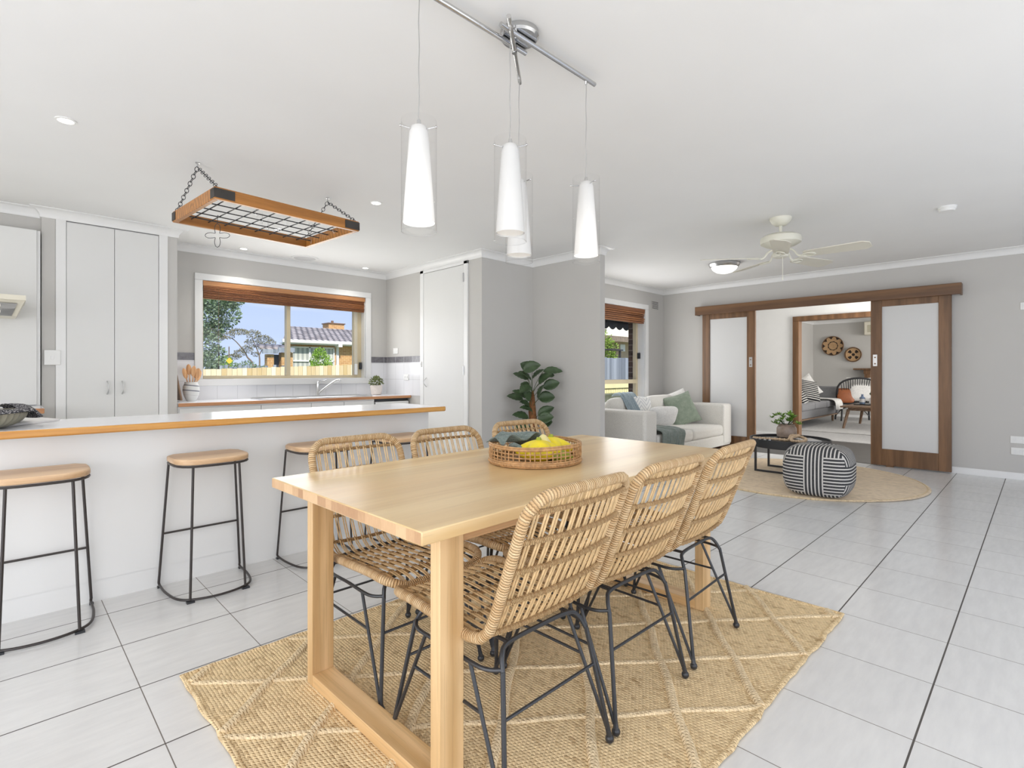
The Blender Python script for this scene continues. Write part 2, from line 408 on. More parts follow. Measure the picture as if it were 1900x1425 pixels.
def jute(name, c0, c1, p=.013, q=.016, ang=0, strength=1.0, streak=0):
    n = NT(name); n.set(Roughness=.85, Specular_IOR_Level=.15)
    v = n.mapping((1, 1, 1), (0, 0, R(ang))); sp = n.n('ShaderNodeSeparateXYZ'); n.l(v, sp.inputs[0])
    wob = n.math('MULTIPLY', n.math('SUBTRACT', n.noise(n.co(), 14, 2), .5), .012)
    x = n.math('DIVIDE', n.math('ADD', sp.outputs[0], wob), p); row = n.math('FLOOR', x); fx = n.math('FRACT', x)
    par = n.math('MODULO', row, 2.0)
    ph = n.math('ADD', n.math('DIVIDE', sp.outputs[1], q), n.math('ADD', n.math('MULTIPLY', par, .5), n.math('MULTIPLY', n.math('ABSOLUTE', n.math('SUBTRACT', fx, .5)), 1.1)))
    st = n.math('ABSOLUTE', n.math('SINE', n.math('MULTIPLY', ph, PI)))
    ridge = n.math('SINE', n.math('MULTIPLY', fx, PI))
    h = n.math('ADD', n.math('MULTIPLY', ridge, .55), n.math('MULTIPLY', st, .45))
    cx = n.n('ShaderNodeCombineXYZ'); n.l(row, cx.inputs[0]); n.l(n.math('FLOOR', ph), cx.inputs[1])
    wn = n.n('ShaderNodeTexWhiteNoise', noise_dimensions='2D'); n.l(cx.outputs[0], wn.inputs['Vector'])
    big = n.noise(n.mapping((6, 1.4, 1), (0, 0, R(ang))), 3.0, 5, .7)
    f = n.math('ADD', n.math('MULTIPLY', wn.outputs['Value'], .45), n.math('MULTIPLY', big, .75))
    n.base(n.ramp(f, [(.12, c0), (.5, c1), (.95, tuple(min(1, a * 1.2) for a in c1))]))
    fib = n.noise(n.co(), 420, 2)
    n.bump(n.math('ADD', h, n.math('MULTIPLY', fib, .25)), strength, .006); return n.m
M['jute'] = jute('braided_jute', c255(160, 122, 76), c255(232, 206, 162), .0115, .014)
M['jutecord'] = jute('jute_cord', c255(204, 178, 136), c255(234, 212, 174), .012, .014)
M['jute2'] = jute('woven_jute_round', c255(190, 166, 136), c255(230, 210, 182), .011, .03, -8, .6)
def fabric(name, c0, c1, sc=400, b=.25, rough=.9):
    n = NT(name); n.set(Roughness=rough, Specular_IOR_Level=.1, Sheen_Weight=.2)
    f = n.math('ADD', n.math('MULTIPLY', n.noise(n.mapping((1, 1, .15)), sc, 2), .5), n.math('MULTIPLY', n.noise(n.mapping((.15, .15, 1)), sc, 2), .5))
    n.base(n.ramp(f, [(.38, c0), (.62, c1)])); n.bump(n.math('ADD', f, n.math('MULTIPLY', n.noise(n.co(), 9, 4), 1.5)), b, .004); return n.m
M['sofa'] = fabric('light_grey_linen', c255(206, 203, 196), c255(226, 223, 216))
M['sofadk'] = fabric('grey_wool', c255(116, 116, 118), c255(140, 140, 142))
M['green'] = fabric('sage_green_cotton', c255(122, 134, 118), c255(142, 152, 136), 120, .6)
M['throw'] = fabric('slate_green_throw', c255(100, 110, 104), c255(126, 134, 128), 160, .7)
M['throwb'] = fabric('blue_grey_throw', c255(128, 142, 150), c255(150, 164, 170), 160, .5)
M['cwhite'] = fabric('white_cotton', c255(214, 212, 208), c255(234, 232, 228), 200, .5)
M['carpet'] = fabric('grey_carpet', c255(140, 138, 136), c255(160, 158, 156), 300, .6)
M['loungerug'] = fabric('pale_grey_rug', c255(158, 156, 154), c255(180, 178, 174), 120, .6)
M['cloth'] = fabric('grey_green_napkin', c255(96, 108, 104), c255(128, 138, 132), 200, .6)
def patt():
    n = NT('white_cushion_tribal_weave'); n.set(Roughness=.9)
    sp = n.n('ShaderNodeSeparateXYZ'); n.l(n.co(), sp.inputs[0])
    a = n.math('PINGPONG', n.math('MULTIPLY', sp.outputs[0], 1.0), .09)
    l = n.math('FRACT', n.math('DIVIDE', n.math('ADD', n.math('MULTIPLY', a, 1.2), sp.outputs[1]), .06))
    n.base(n.mix(n.math('LESS_THAN', l, .35), c255(226, 225, 222), c255(196, 197, 198))); n.bump(n.math('LESS_THAN', l, .35), .4, .004); return n.m
M['patt'] = patt()
def stripes(name, period, duty, a, b, axis=0):
    n = NT(name); n.set(Roughness=.9); sp = n.n('ShaderNodeSeparateXYZ'); n.l(n.co(), sp.inputs[0])
    f = n.math('FRACT', n.math('ADD', 50.0, n.math('DIVIDE', sp.outputs[axis], period)))
    n.base(n.mix(n.math('LESS_THAN', f, duty), a, b)); return n.m
M['striped'] = stripes('black_white_stripe_cushion', .045, .6, c255(205, 202, 196), c255(34, 34, 38), 1)
def pouf():
    n = NT('black_white_striped_weave'); n.set(Roughness=.9)
    sp = n.n('ShaderNodeSeparateXYZ'); n.l(n.co(), sp.inputs[0]); x, y, z = sp.outputs
    def st(t, off=0.0, p=.0285): return n.math('LESS_THAN', n.math('FRACT', n.math('ADD', 40.0 + off, n.math('DIVIDE', t, p))), .62)
    hz = st(z); vx = st(x, .3); vy = st(y)
    ax = n.math('ABSOLUTE', x); ay = n.math('ABSOLUTE', y)
    isfront = n.math('GREATER_THAN', ay, n.math('ADD', ax, -.012))
    centre = n.math('LESS_THAN', ax, .078)
    def sel(c, a, b): return n.math('ADD', n.math('MULTIPLY', c, a), n.math('MULTIPLY', n.math('SUBTRACT', 1, c), b))
    front = sel(centre, vx, hz)
    capz = n.math('ADD', n.math('GREATER_THAN', z, .372), n.math('LESS_THAN', z, .045))
    front = sel(n.math('MINIMUM', capz, 1.0), vx, front)
    midz = n.math('MULTIPLY', n.math('GREATER_THAN', z, .14), n.math('LESS_THAN', z, .30))
    side = sel(midz, hz, vy)
    f = sel(isfront, front, side)
    fz = n.noise(n.co(), 260, 2)
    n.base(n.mix(f, c255(214, 211, 205), n.ramp(fz, [(.3, c255(36, 36, 38)), (.7, c255(84, 84, 86))])))
    n.bump(n.math('ADD', n.math('MULTIPLY', f, -.6), n.math('MULTIPLY', fz, .3)), .6, .005); return n.m
M['pouf'] = pouf()
def brick(name, c1, c2, mortar, w=.24, h=.086, axis=0):
    n = NT(name); n.set(Roughness=.9); b = n.n('ShaderNodeTexBrick')
    cx = n.n('ShaderNodeCombineXYZ'); sp = n.n('ShaderNodeSeparateXYZ'); n.l(n.co(), sp.inputs[0])
    n.l(n.math('ADD', sp.outputs[0], sp.outputs[1]), cx.inputs[0]); n.l(sp.outputs[2], cx.inputs[1])
    n.l(cx.outputs[0], b.inputs['Vector']); b.inputs['Scale'].default_value = 1
    b.inputs['Brick Width'].default_value = w; b.inputs['Row Height'].default_value = h; b.inputs['Mortar Size'].default_value = .008
    b.inputs['Color1'].default_value = (*c1, 1); b.inputs['Color2'].default_value = (*c2, 1); b.inputs['Mortar'].default_value = (*mortar, 1)
    n.l(b.outputs['Color'], n.p.inputs['Base Color']); return n.m
M['brick'] = brick('tan_brick', c255(205, 160, 105), c255(188, 140, 90), c255(220, 190, 145))
M['brickdk'] = brick('dark_brown_brick', c255(92, 66, 50), c255(66, 48, 38), c255(120, 104, 92))
def rooftile(name, c0, c1):
    n = NT(name); n.set(Roughness=.8); b = n.n('ShaderNodeTexBrick')
    n.l(n.mapping((1, 1, 1)), b.inputs['Vector']); b.inputs['Scale'].default_value = 1
    b.inputs['Brick Width'].default_value = .3; b.inputs['Row Height'].default_value = .42; b.inputs['Mortar Size'].default_value = .05
    b.inputs['Color1'].default_value = (*c0, 1); b.inputs['Color2'].default_value = (*c1, 1); b.inputs['Mortar'].default_value = (*c255(70, 66, 66), 1)
    n.l(b.outputs['Color'], n.p.inputs['Base Color']); return n.m
M['roof'] = rooftile('concrete_roof_tile', c255(150, 140, 132), c255(190, 180, 172))
def palings(name, c0, c1, axis=0, p=.1):
    n = NT(name); n.set(Roughness=.85); sp = n.n('ShaderNodeSeparateXYZ'); n.l(n.co(), sp.inputs[0])
    cell = n.math('FLOOR', n.math('DIVIDE', sp.outputs[axis], p)); wn = n.n('ShaderNodeTexWhiteNoise', noise_dimensions='1D'); n.l(cell, wn.inputs['W'])
    f = n.math('ADD', n.math('MULTIPLY', wn.outputs['Value'], .7), n.math('MULTIPLY', n.noise(n.mapping((30, 30, 3)), 1, 4), .3))
    n.base(n.ramp(f, [(.2, c0), (.8, c1)])); return n.m
M['fence'] = palings('pale_pine_paling', c255(206, 180, 130), c255(246, 232, 200))
M['fencegrey'] = palings('weathered_grey_paling', c255(116, 124, 134), c255(160, 168, 178))
M['tree1'] = plain('blue_green_foliage', c255(128, 148, 118), .8, 0, .5, 3)
M['tree2'] = plain('olive_gum_foliage', c255(138, 134, 104), .8, 0, .4, 3)
M['bush'] = plain('bright_green_foliage', c255(140, 178, 62), .8, 0, .4, 6)
M['bark'] = plain('grey_bark', c255(130, 116, 100), .9, 0, .3, 10)
M['grass'] = plain('grass', c255(120, 134, 80), .95, 0, .3, 2)
M['curtain'] = stripes('curtain_fold_shading', .22, .5, c255(205, 206, 196), c255(166, 170, 164), 0)  # shade of the folds put into the colour as stripes on a flat panel
M['openshade'] = plain('painted_opening_shade', c255(70, 78, 88), .4)  # flat dark tone standing in for the shade inside the carport
M['vinyl'] = wood('dark_grey_vinyl_plank', c255(60, 58, 56), c255(76, 73, 71), 1, .6, .4, grain=.6, plank=.18)
M['terracotta'] = plain('grey_brown_glazed_pot', c255(150, 132, 118), .35, 0, .25, 18)
M['bead'] = plain('wooden_bead', c255(204, 178, 146), .5, 0, .12, 30)
M['succ'] = plain('bright_succulent_green', c255(110, 150, 50), .5, 0, .35, 20)
M['ceramic'] = plain('white_ceramic', c255(226, 224, 222), .3, 0, .03)
M['pinkpot'] = plain('pale_stone_pot', c255(216, 206, 198), .7, 0, .05, 40)
M['basket'] = plain('brown_cane', c255(180, 140, 96), .5, 0, .3, 60)
M['yellow'] = plain('yellow_squash_skin', c255(236, 214, 40), .35, 0, .12, 12)
M['paleyel'] = plain('pale_squash_skin', c255(226, 214, 150), .4, 0, .12, 12)
M['squashgreen'] = plain('green_squash_skin', c255(150, 160, 40), .4, 0, .2, 12)
M['tan'] = plain('tan_leather', c255(150, 84, 44), .5, 0, .1, 20)
M['mid'] = wood('walnut_timber', c255(110, 86, 66), c255(140, 112, 88), 0, 1.2, .45)
M['black'] = plain('black_rattan', (.02, .02, .022), .45, 0, .1)
M['bluebot'] = plain('bottle_blue', c255(120, 140, 170), .2, 0, .1)

# ------------------------------------------------------------------ structure
HC, CE = 2.357, 2.43
XR, YL, YK, XK = 7.59, 4.27, 6.16, 3.69
struct('floor', MB().box(-2.8, XR, -3.1, 6.3, -.1, 0), M['tile'])
struct('floor_hall', MB().box(XR, 9.66, -.2, 4.4, -.1, .002), M['vinyl'])
struct('floor_lounge', MB().box(9.66, 15.3, -2.2, 4.4, -.1, .012), M['carpet'])
struct('ceiling', MB().box(-2.8, 4.57, -3.1, 6.36, CE, CE + .12).box(4.57, 15.3, -3.1, 4.47, CE, CE + .12), M['ceil'])
# rear and left walls with glazed openings (behind the camera)
struct('wall_rear', MB().box(-2.8, XR + .12, -3.1, -3.0, 2.15, CE).box(-2.8, -1.2, -3.1, -3.0, 0, 2.15).box(6.3, XR + .12, -3.1, -3.0, 0, 2.15), M['wall'])
struct('wall_left', MB().box(-2.8, -2.7, -3.1, 6.3, 2.15, CE).box(-2.8, -2.7, -3.1, -2.3, 0, 2.15).box(-2.8, -2.7, 2.7, 6.3, 0, 2.15), M['wall'])
m = MB().box(-2.8, 1.51, YK, YK + .2, 0, CE).box(3.38, 4.57, YK, YK + .2, 0, CE).box(1.51, 3.38, YK, YK + .2, 0, 1.05).box(1.51, 3.38, YK, YK + .2, 2.085, CE)
struct('wall_kitchen', m, M['wall'])
struct('wall_cooktop', MB().box(-2.7, .236, 5.65, YK, 0, CE), M['wall'])
struct('wall_cupboard_left', MB().box(.236, .319, 5.585, YK, 0, CE), M['wall'])
struct('wall_cupboard_right', MB().box(1.09, 1.165, 5.585, YK, 0, CE), M['wall'])
struct('wall_pantry', MB().box(XK, 4.57, 4.22, YK, 0, CE), M['wall'])
struct('wall_wing', MB().box(4.485, 4.57, 3.25, 4.22, 0, CE), M['wall'])
m = MB().box(4.57, 5.2, YL, YL + .2, 0, CE).box(7.035, XR + .12, YL, YL + .2, 0, CE).box(5.2, 7.035, YL, YL + .2, 0, .35).box(5.2, 7.035, YL, YL + .2, 2.085, CE)
struct('wall_living', m, M['wall'])
m = MB().box(XR, XR + .11, -3.1, 1.45, 0, CE).box(XR, XR + .11, 2.9, YL + .2, 0, CE).box(XR, XR + .11, 1.45, 2.9, 2.04, CE)
struct('wall_right', m, M['wall'])
m = MB().box(9.6, 9.7, -.2, 1.2, 0, CE).box(9.6, 9.7, 2.89, 4.4, 0, CE).box(9.6, 9.7, 1.2, 2.89, 2.0, CE)
struct('wall_hall', m, M['trim'])
struct('wall_hall_end', MB().box(XR + .11, 9.6, -.2, -.1, 0, CE).box(XR + .11, 9.6, 4.3, 4.4, 0, CE), M['wall'])
struct('wall_lounge', MB().box(9.7, 15.3, 4.18, 4.4, 0, CE).box(15.06, 15.3, -2.2, 4.18, 0, CE).box(9.7, 15.06, -2.2, -2.1, 0, CE), M['wall'])

# cornices: coved profile swept along the walls, room on the right of travel
def sweep(path, prof, closed=False):
    P = [Vector((x, y, 0)) for x, y in path]; m = len(P); mb = MB(); vs = []
    for i in range(m):
        d0 = (P[i] - P[i - 1]).normalized() if (i > 0 or closed) else (P[i + 1] - P[i]).normalized()
        d1 = (P[(i + 1) % m] - P[i]).normalized() if (i < m - 1 or closed) else d0
        n0 = Vector((d0.y, -d0.x, 0)); n1 = Vector((d1.y, -d1.x, 0)); b = (n0 + n1).normalized(); k = 1 / max(.3, b.dot(n0))
        for o, z in prof: vs.append(P[i] + b * (o * k) + Vector((0, 0, z)))
    q = len(prof); fs = []
    for i in range(m - 1):
        for k in range(q): fs.append((i * q + k, i * q + (k + 1) % q, (i + 1) * q + (k + 1) % q, (i + 1) * q + k))
    fs.append(tuple(range(q))); fs.append(tuple(range((m - 1) * q, m * q))[::-1])
    return mb.add(vs, fs, smooth=False)
def cove(r=.073, z=HC):
    pr = [(0, z), (.008, z)]
    for i in range(7):
        a = PI / 2 * i / 6; pr.append((.010 + (r - .018) * (1 - math.cos(a)), z + .004 + (r - .012) * math.sin(a)))
    pr += [(r, CE - .006), (r, CE), (0, CE)]
    return pr
struct('trim_1', sweep([(-2.7, 5.65), (.236, 5.65), (.236, 5.585), (1.165, 5.585), (1.165, YK), (XK, YK), (XK, 4.22), (4.485, 4.22), (4.485, 3.25), (4.57, 3.25), (4.57, YL), (XR, YL), (XR, -3.0)], cove()), M['trim'], angle=25)
struct('trim_2', sweep([(9.7, 4.18), (15.06, 4.18), (15.06, -2.1)], cove()), M['trim'], angle=25)
base = [(0, 0), (.015, 0), (.015, .06), (.010, .07), (0, .07)]
struct('baseboard_right', sweep([(XR, 1.40), (XR, -3.0)], base), M['trim'])
struct('baseboard_hall', sweep([(9.6, 4.3), (9.6, 2.97)], base), M['trim'])
struct('baseboard_lounge', sweep([(9.7, 4.18), (15.06, 4.18), (15.06, -2.1)], base), M['trim'])
struct('baseboard_living', sweep([(XK, 4.22), (4.485, 4.22), (4.485, 3.25), (4.57, 3.25), (4.57, YL), (XR, YL), (XR, 2.95)], base), M['trim'])
struct('trim_3', MB().box(9.56, 9.72, 2.87, 2.965, 0, 1.98).box(9.56, 9.72, 1.12, 1.21, 0, 1.98).box(9.56, 9.72, 1.12, 2.965, 1.98, 2.06), M['brown'], bevel=.004)
# splashback tiles
struct('trim_4', MB().box(1.165, 1.435, YK - .008, YK, .83, 1.247).box(3.456, XK, YK - .008, YK, .83, 1.247).box(1.435, 3.456, YK - .008, YK, .83, .978).box(XK - .008, XK, 5.36, YK - .008, .83, 1.247), M['splash'])
struct('trim_5', MB().box(1.165, 1.435, YK - .009, YK, 1.247, 1.323).box(3.456, XK, YK - .009, YK, 1.247, 1.323).box(XK - .009, XK, 5.36, YK - .009, 1.247, 1.323), M['band'])

# kitchen window
w = sthing('window_1', (2.44, YK, 1.05))
def part(name, mb, mat, par, **k): return obj(name, mb, mat, par, world=True, **k)
part('architrave', MB().box(1.435, 3.456, YK - .022, YK, 2.085, 2.155).box(1.435, 3.456, YK - .022, YK, .978, 1.05).box(1.435, 1.51, YK - .022, YK, 1.05, 2.085).box(3.38, 3.456, YK - .022, YK, 1.05, 2.085), M['trim'], w, bevel=.004)
part('reveal', MB().box(1.50, 1.512, YK, YK + .11, 1.05, 2.085).box(3.37, 3.382, YK, YK + .11, 1.05, 2.085).box(1.5, 3.38, YK, YK + .11, 1.04, 1.052).box(1.5, 3.38, YK, YK + .11, 2.08, 2.09), M['trim'], w)
part('window_frame', MB().box(1.512, 1.54, YK + .085, YK + .14, 1.052, 2.08).box(3.30, 3.37, YK + .085, YK + .14, 1.052, 2.08).box(1.54, 3.3, YK + .085, YK + .14, 1.052, 1.085).box(1.54, 3.3, YK + .085, YK + .14, 2.05, 2.08).box(2.405, 2.45, YK + .07, YK + .14, 1.085, 2.05).box(3.255, 3.3, YK + .07, YK + .12, 1.085, 2.05), M['alu'], w, bevel=.003)
for a, b in ((1.54, 2.405), (2.45, 3.255)):
    part('pane', MB().box(a, b, YK + .11, YK + .114, 1.085, 2.05), M['glass'], w)
part('catch', MB().box(3.335, 3.36, YK + .05, YK + .085, 1.16, 1.25), M['blk'], w, bevel=.004)
# blinds
def blind(name, label, x0, x1, y, zt, zb, cords, wand=None, nsl=9, dark=False):
    t = thing(name, label, 'window blind', ((x0 + x1) / 2, y, zt))
    part('valance', MB().box(x0, x1, y, y + .02, zt - .05, zt), M['blindv'] if not dark else M['blind'], t, bevel=.002)
    m = MB()
    for i in range(nsl):
        z = zt - .05 - (zt - .05 - zb) * (i + .5) / nsl; h = (zt - .05 - zb) / nsl * .38; o = .005 * ((i * 7) % 3)
        m.box(x0 + .005, x1 - .005, y + .002 + o, y + .05 + o, z - h, z + h)
    part('slat_stack', m, M['blind'], t, bevel=.0015, seg=1)
    for cx, z0 in cords:
        c = part('pull_cord', MB().cyl((cx, y - .003, zt - .05), (cx, y - .003, z0), .0016, n=6), M['mid'], t)
        obj('toggle', MB().cyl((cx, y - .003, z0), (cx, y - .003, z0 - .035), .006, .008, 8), M['blk'], c).matrix_parent_inverse = Matrix.Translation(-Vector(t.location)) if False else Matrix()
        part('toggle', MB().cyl((cx, y - .003, z0 + .14), (cx, y - .003, z0 + .105), .006, .008, 8), M['blk'], t)
    return t
blind('timber_blind', 'raised cedar slat blind at the top of the kitchen window', 1.515, 3.372, YK - .012, 2.083, 1.895, [(1.66, 1.19)])
tb = thing('blind_chain', 'white beaded blind chain and weight hanging at the right of kitchen window', 'cord', (3.285, YK + .03, 1.9))
part('chain', MB().cyl((3.262, YK + .045, 1.9), (3.262, YK + .045, 1.22), .0035, n=6).cyl((3.285, YK + .045, 1.9), (3.285, YK + .045, 1.22), .0035, n=6), M['white'], tb)
part('weight', MB().box(3.255, 3.293, YK + .035, YK + .055, 1.09, 1.23), M['white'], tb, bevel=.004)

# living room window
w = sthing('window_2', (6.1, YL, .35))
part('architrave', MB().box(5.12, 7.12, YL - .022, YL, 2.08, 2.155).box(7.035, 7.12, YL - .022, YL, .27, 2.08).box(5.12, 5.2, YL - .022, YL, .27, 2.08).box(5.2, 7.035, YL - .022, YL, .27, .35), M['trim'], w, bevel=.004)
part('reveal', MB().box(7.02, 7.037, YL, YL + .14, .35, 2.085).box(5.19, 5.21, YL, YL + .14, .35, 2.085).box(5.2, 7.035, YL, YL + .14, 2.075, 2.09).box(5.2, 7.035, YL, YL + .14, .34, .352), M['trim'], w)
part('window_frame', MB().box(6.975, 7.02, YL + .11, YL + .17, .352, 2.075).box(5.21, 5.26, YL + .11, YL + .17, .352, 2.075).box(5.26, 6.975, YL + .11, YL + .17, .352, .39).box(5.26, 6.975, YL + .11, YL + .17, 2.04, 2.075).box(5.26, 6.98, YL + .09, YL + .17, .955, 1.015), M['alu'], w, bevel=.003)
part('pane', MB().box(5.26, 6.975, YL + .14, YL + .144, 1.015, 2.04), M['glass'], w)
part('pane', MB().box(5.26, 6.975, YL + .14, YL + .144, .39, .955), M['glass'], w)
part('catch', MB().box(7.0, 7.02, YL + .06, YL + .11, 1.33, 1.42), M['blk'], w, bevel=.004)
blind('timber_blind', 'dark cedar slat blind at the top of the living room window above the sofa', 5.21, 7.028, YL - .012, 2.078, 1.86, [], nsl=6, dark=True)

# pantry door on the kitchen side wall
d = sthing('door_1', (XK, 4.9, 0))
part('door_frame', MB().box(XK - .02, XK, 5.277, 5.345, 0, 2.357).box(XK - .02, XK, 4.44, 4.505, 0, 2.357).box(XK - .02, XK, 4.44, 5.345, 2.322, 2.357), M['trim'], d, bevel=.003)
part('door_leaf', MB().box(XK - .016, XK - .002, 4.51, 5.272, .01, 2.317), M['cab'], d, bevel=.002)
for z in (.35, 1.14, 2.175):
    part('hinge', MB().box(XK - .026, XK - .012, 4.498, 4.512, z - .05, z + .05).cyl((XK - .026, 4.505, z - .05), (XK - .026, 4.505, z + .05), .006, n=8), M['steel'], d)
part('door_handle', MB().tube(smooth_path([(XK - .016, 5.216, .945), (XK - .045, 5.216, .975), (XK - .05, 5.216, 1.0), (XK - .045, 5.216, 1.025), (XK - .016, 5.216, 1.055)], 5), .004, 8), M['steel'], d)

# sliding barn doors on the right wall
def slide(y0, y1, hy, label):
    t = thing('sliding_door', label, 'door', (XR - .05, (y0 + y1) / 2, 0), group='pair of sliding doors')
    x0, x1 = XR - .075, XR - .03
    part('door_frame', MB().box(x0, x1, y0, y0 + .112, .012, 1.99).box(x0, x1, y1 - .112, y1, .012, 1.99).box(x0, x1, y0 + .112, y1 - .112, 1.905, 1.99).box(x0, x1, y0 + .112, y1 - .112, .012, .208), M['brown'], t, bevel=.003)
    part('panel', MB().box(x0 + .015, x1 - .01, y0 + .11, y1 - .11, .2, 1.91), M['frost'], t)
    h = part('door_handle', MB().box(x0 - .004, x0, hy - .022, hy + .022, 1.195, 1.335), M['steel'], t, bevel=.002)
    part('finger_pull', MB().cyl((x0 - .0055, hy, 1.30), (x0 - .0035, hy, 1.30), .009, n=10).cyl((x0 - .0055, hy, 1.225), (x0 - .0035, hy, 1.225), .009, n=10), M['brown'], t)
    part('floor_guide', MB().box(x0 - .01, x1, (y0 + y1) / 2 + .15, (y0 + y1) / 2 + .22, 0, .014), M['brown'], t)
    return t
slide(2.815, 3.578, 2.872, 'brown framed sliding door with frosted panel nearest the sofa')
slide(.709, 1.46, 1.415, 'brown framed sliding door with frosted panel nearest the wall sockets')
t = thing('door_track', 'long brown timber pelmet above the sliding doors', 'door track', (XR - .07, 2.14, 1.98))
part('pelmet', MB().box(XR - .14, XR - .12, .62, 3.665, 1.975, 2.10), M['brownh'], t, bevel=.003)
part('top_board', MB().box(XR - .12, XR, .62, 3.665, 2.082, 2.10), M['brownh'], t)
part('end_cap', MB().box(XR - .12, XR, .62, .636, 1.975, 2.082), M['brown'], t)
part('end_cap', MB().box(XR - .12, XR, 3.649, 3.665, 1.975, 2.082), M['brown'], t)
part('rail', MB().box(XR - .07, XR - .03, .65, 3.64, 1.995, 2.02), M['steel'], t)

# ------------------------------------------------------------------ kitchen
def handle(x, y, z, par):
    part('handle', MB().tube(smooth_path([(x, y, z - .055), (x + .004, y - .028, z - .035), (x + .006, y - .032, z), (x + .004, y - .028, z + .035), (x, y, z + .055)], 5), .0045, 8), M['steel'], par)
t = thing('tall_cupboard', 'tall white two-door cupboard beside the kitchen window', 'cupboard', (.7, 5.58, 0))
part('carcass', MB().box(.3205, 1.0885, 5.60, YK - .005, .0, 2.357).box(.3205, .384, 5.575, 5.60, 0, 2.357).box(1.022, 1.0885, 5.575, 5.60, 0, 2.357), M['trim'], t)
part('door', MB().box(.387, .700, 5.578, 5.598, .1, 2.347), M['cab'], t, bevel=.002)
part('door', MB().box(.703, 1.019, 5.578, 5.598, .1, 2.347), M['cab'], t, bevel=.002)
handle(.651, 5.578, .99, t); handle(.753, 5.578, .99, t)
t = thing('wall_cabinet', 'large plain white panelled cabinet behind the range hood at left', 'cabinet', (-.7, 5.5, .86))
part('carcass', MB().box(-2.0, .227, 5.55, 5.645, .862, 2.235), M['trim'], t)
part('door', MB().box(-2.0, .206, 5.53, 5.55, .868, 2.235), M['cab'], t, bevel=.002)
t = thing('cooktop_bench', 'white base cabinet run with brown timber edged top below the range hood', 'cabinet', (-.8, 5.3, 0))
part('carcass', MB().box(-2.6, .2, 5.1, 5.645, .0, .82), M['cab'], t)
part('worktop', MB().box(-2.6, .23, 5.08, 5.645, .822, .86), M['top'], t)
part('worktop_edge', MB().box(-2.6, .23, 5.062, 5.08, .822, .86), M['edge2'], t, bevel=.004)
t = thing('range_hood', 'cream range hood with two lit lamps at the left edge', 'range hood', (-.35, 5.2, 1.55))
part('canopy', MB().box(-.75, .132, 5.10, 5.53, 1.635, 1.67).add([(-.75, 5.14, 1.635), (.128, 5.14, 1.635), (.128, 5.53, 1.635), (-.75, 5.53, 1.635), (-.70, 5.25, 1.53), (.085, 5.25, 1.53), (.085, 5.53, 1.53), (-.70, 5.53, 1.53)], [(0, 1, 5, 4), (1, 2, 6, 5), (3, 0, 4, 7), (4, 5, 6, 7)], smooth=False), M['creamhood'], t)
part('underside', MB().add([(-.68, 5.153, 1.614), (.088, 5.153, 1.614), (.06, 5.241, 1.53), (-.66, 5.241, 1.53)], [(0, 1, 2, 3)], smooth=False), M['steel'], t, solid=.004)
part('lamp', MB().cyl((-.12, 5.168, 1.597), (.0, 5.168, 1.597), .010, n=8).cyl((-.12, 5.21, 1.556), (.0, 5.21, 1.556), .010, n=8), M['glow'], t)
# window bench
t = thing('kitchen_bench', 'white base cabinets with brown timber edged worktop under the kitchen window', 'cabinet', (2.4, 5.8, 0))
part('carcass', MB().box(1.17, 3.19, 5.6, YK - .01, .0, .80), M['trim'], t)
xs = [1.18, 1.90, 2.42, 2.80, 3.18]
for a, b in zip(xs[:-1], xs[1:]):
    dr = part('drawer', MB().box(a + .003, b - .003, 5.582, 5.6, .66, .785), M['cab'], t, bevel=.002)
    part('door', MB().box(a + .003, b - .003, 5.582, 5.6, .1, .654), M['cab'], t, bevel=.002)
part('worktop', MB().box(1.17, 3.685, 5.578, YK - .01, .802, .834), M['top'], t)
part('worktop_edge', MB().box(1.17, 3.685, 5.56, 5.578, .802, .834), M['edge2'], t, bevel=.004)
t = thing('dishwasher', 'white dishwasher with dark recess under the right end of window bench', 'appliance', (3.44, 5.8, 0))
part('body', MB().box(3.2, 3.67, 5.62, 6.1, .02, .795), M['blk'], t)
part('door', MB().box(3.205, 3.665, 5.585, 5.62, .08, .765), M['white'], t, bevel=.004)
t = thing('kitchen_sink', 'stainless steel sink set in the window bench', 'sink', (2.5, 5.85, .834))
def rim(x0, x1, y0, y1, r, z0, z1):
    pts = []
    for cx, cy, a0 in ((x1 - r, y1 - r, 0), (x0 + r, y1 - r, 90), (x0 + r, y0 + r, 180), (x1 - r, y0 + r, 270)):
        for k in range(5): a = R(a0 + 22.5 * k); pts.append((cx + r * math.cos(a), cy + r * math.sin(a)))
    return pts
part('rim', MB().tube([(x, y, .838) for x, y in rim(1.95, 3.2, 5.63, 6.07, .05, 0, 0)], .008, 8, closed=True), M['steel'], t)
part('drainer', MB().prism(rim(1.95, 3.2, 5.63, 6.07, .05, 0, 0), .834, .837), M['steel'], t)
part('bowl_rim', MB().tube([(x, y, .840) for x, y in rim(2.35, 2.8, 5.68, 6.02, .05, 0, 0)], .007, 8, closed=True), M['steel'], t)
t = thing('mixer_tap', 'chrome mixer tap with raised lever behind the sink', 'tap', (2.74, 6.06, .836))
part('tap_body', MB().lathe([(.026, 0), (.026, .01), (.02, .02), (.02, .14), (.017, .165), (0, .17)], (2.70, 6.05, .836)), M['chrome'], t)
part('spout', MB().tube(smooth_path([(2.70, 6.05, .86), (2.745, 6.0, .92), (2.83, 5.9, 1.01), (2.87, 5.86, 1.03), (2.885, 5.845, 1.015)], 5), [.013] * 20 + [.012], 10), M['chrome'], t)
part('lever', MB().tube([(2.70, 6.05, .995), (2.71, 6.04, 1.015), (2.78, 5.99, 1.03)], [.012, .010, .006], 8), M['chrome'], t)
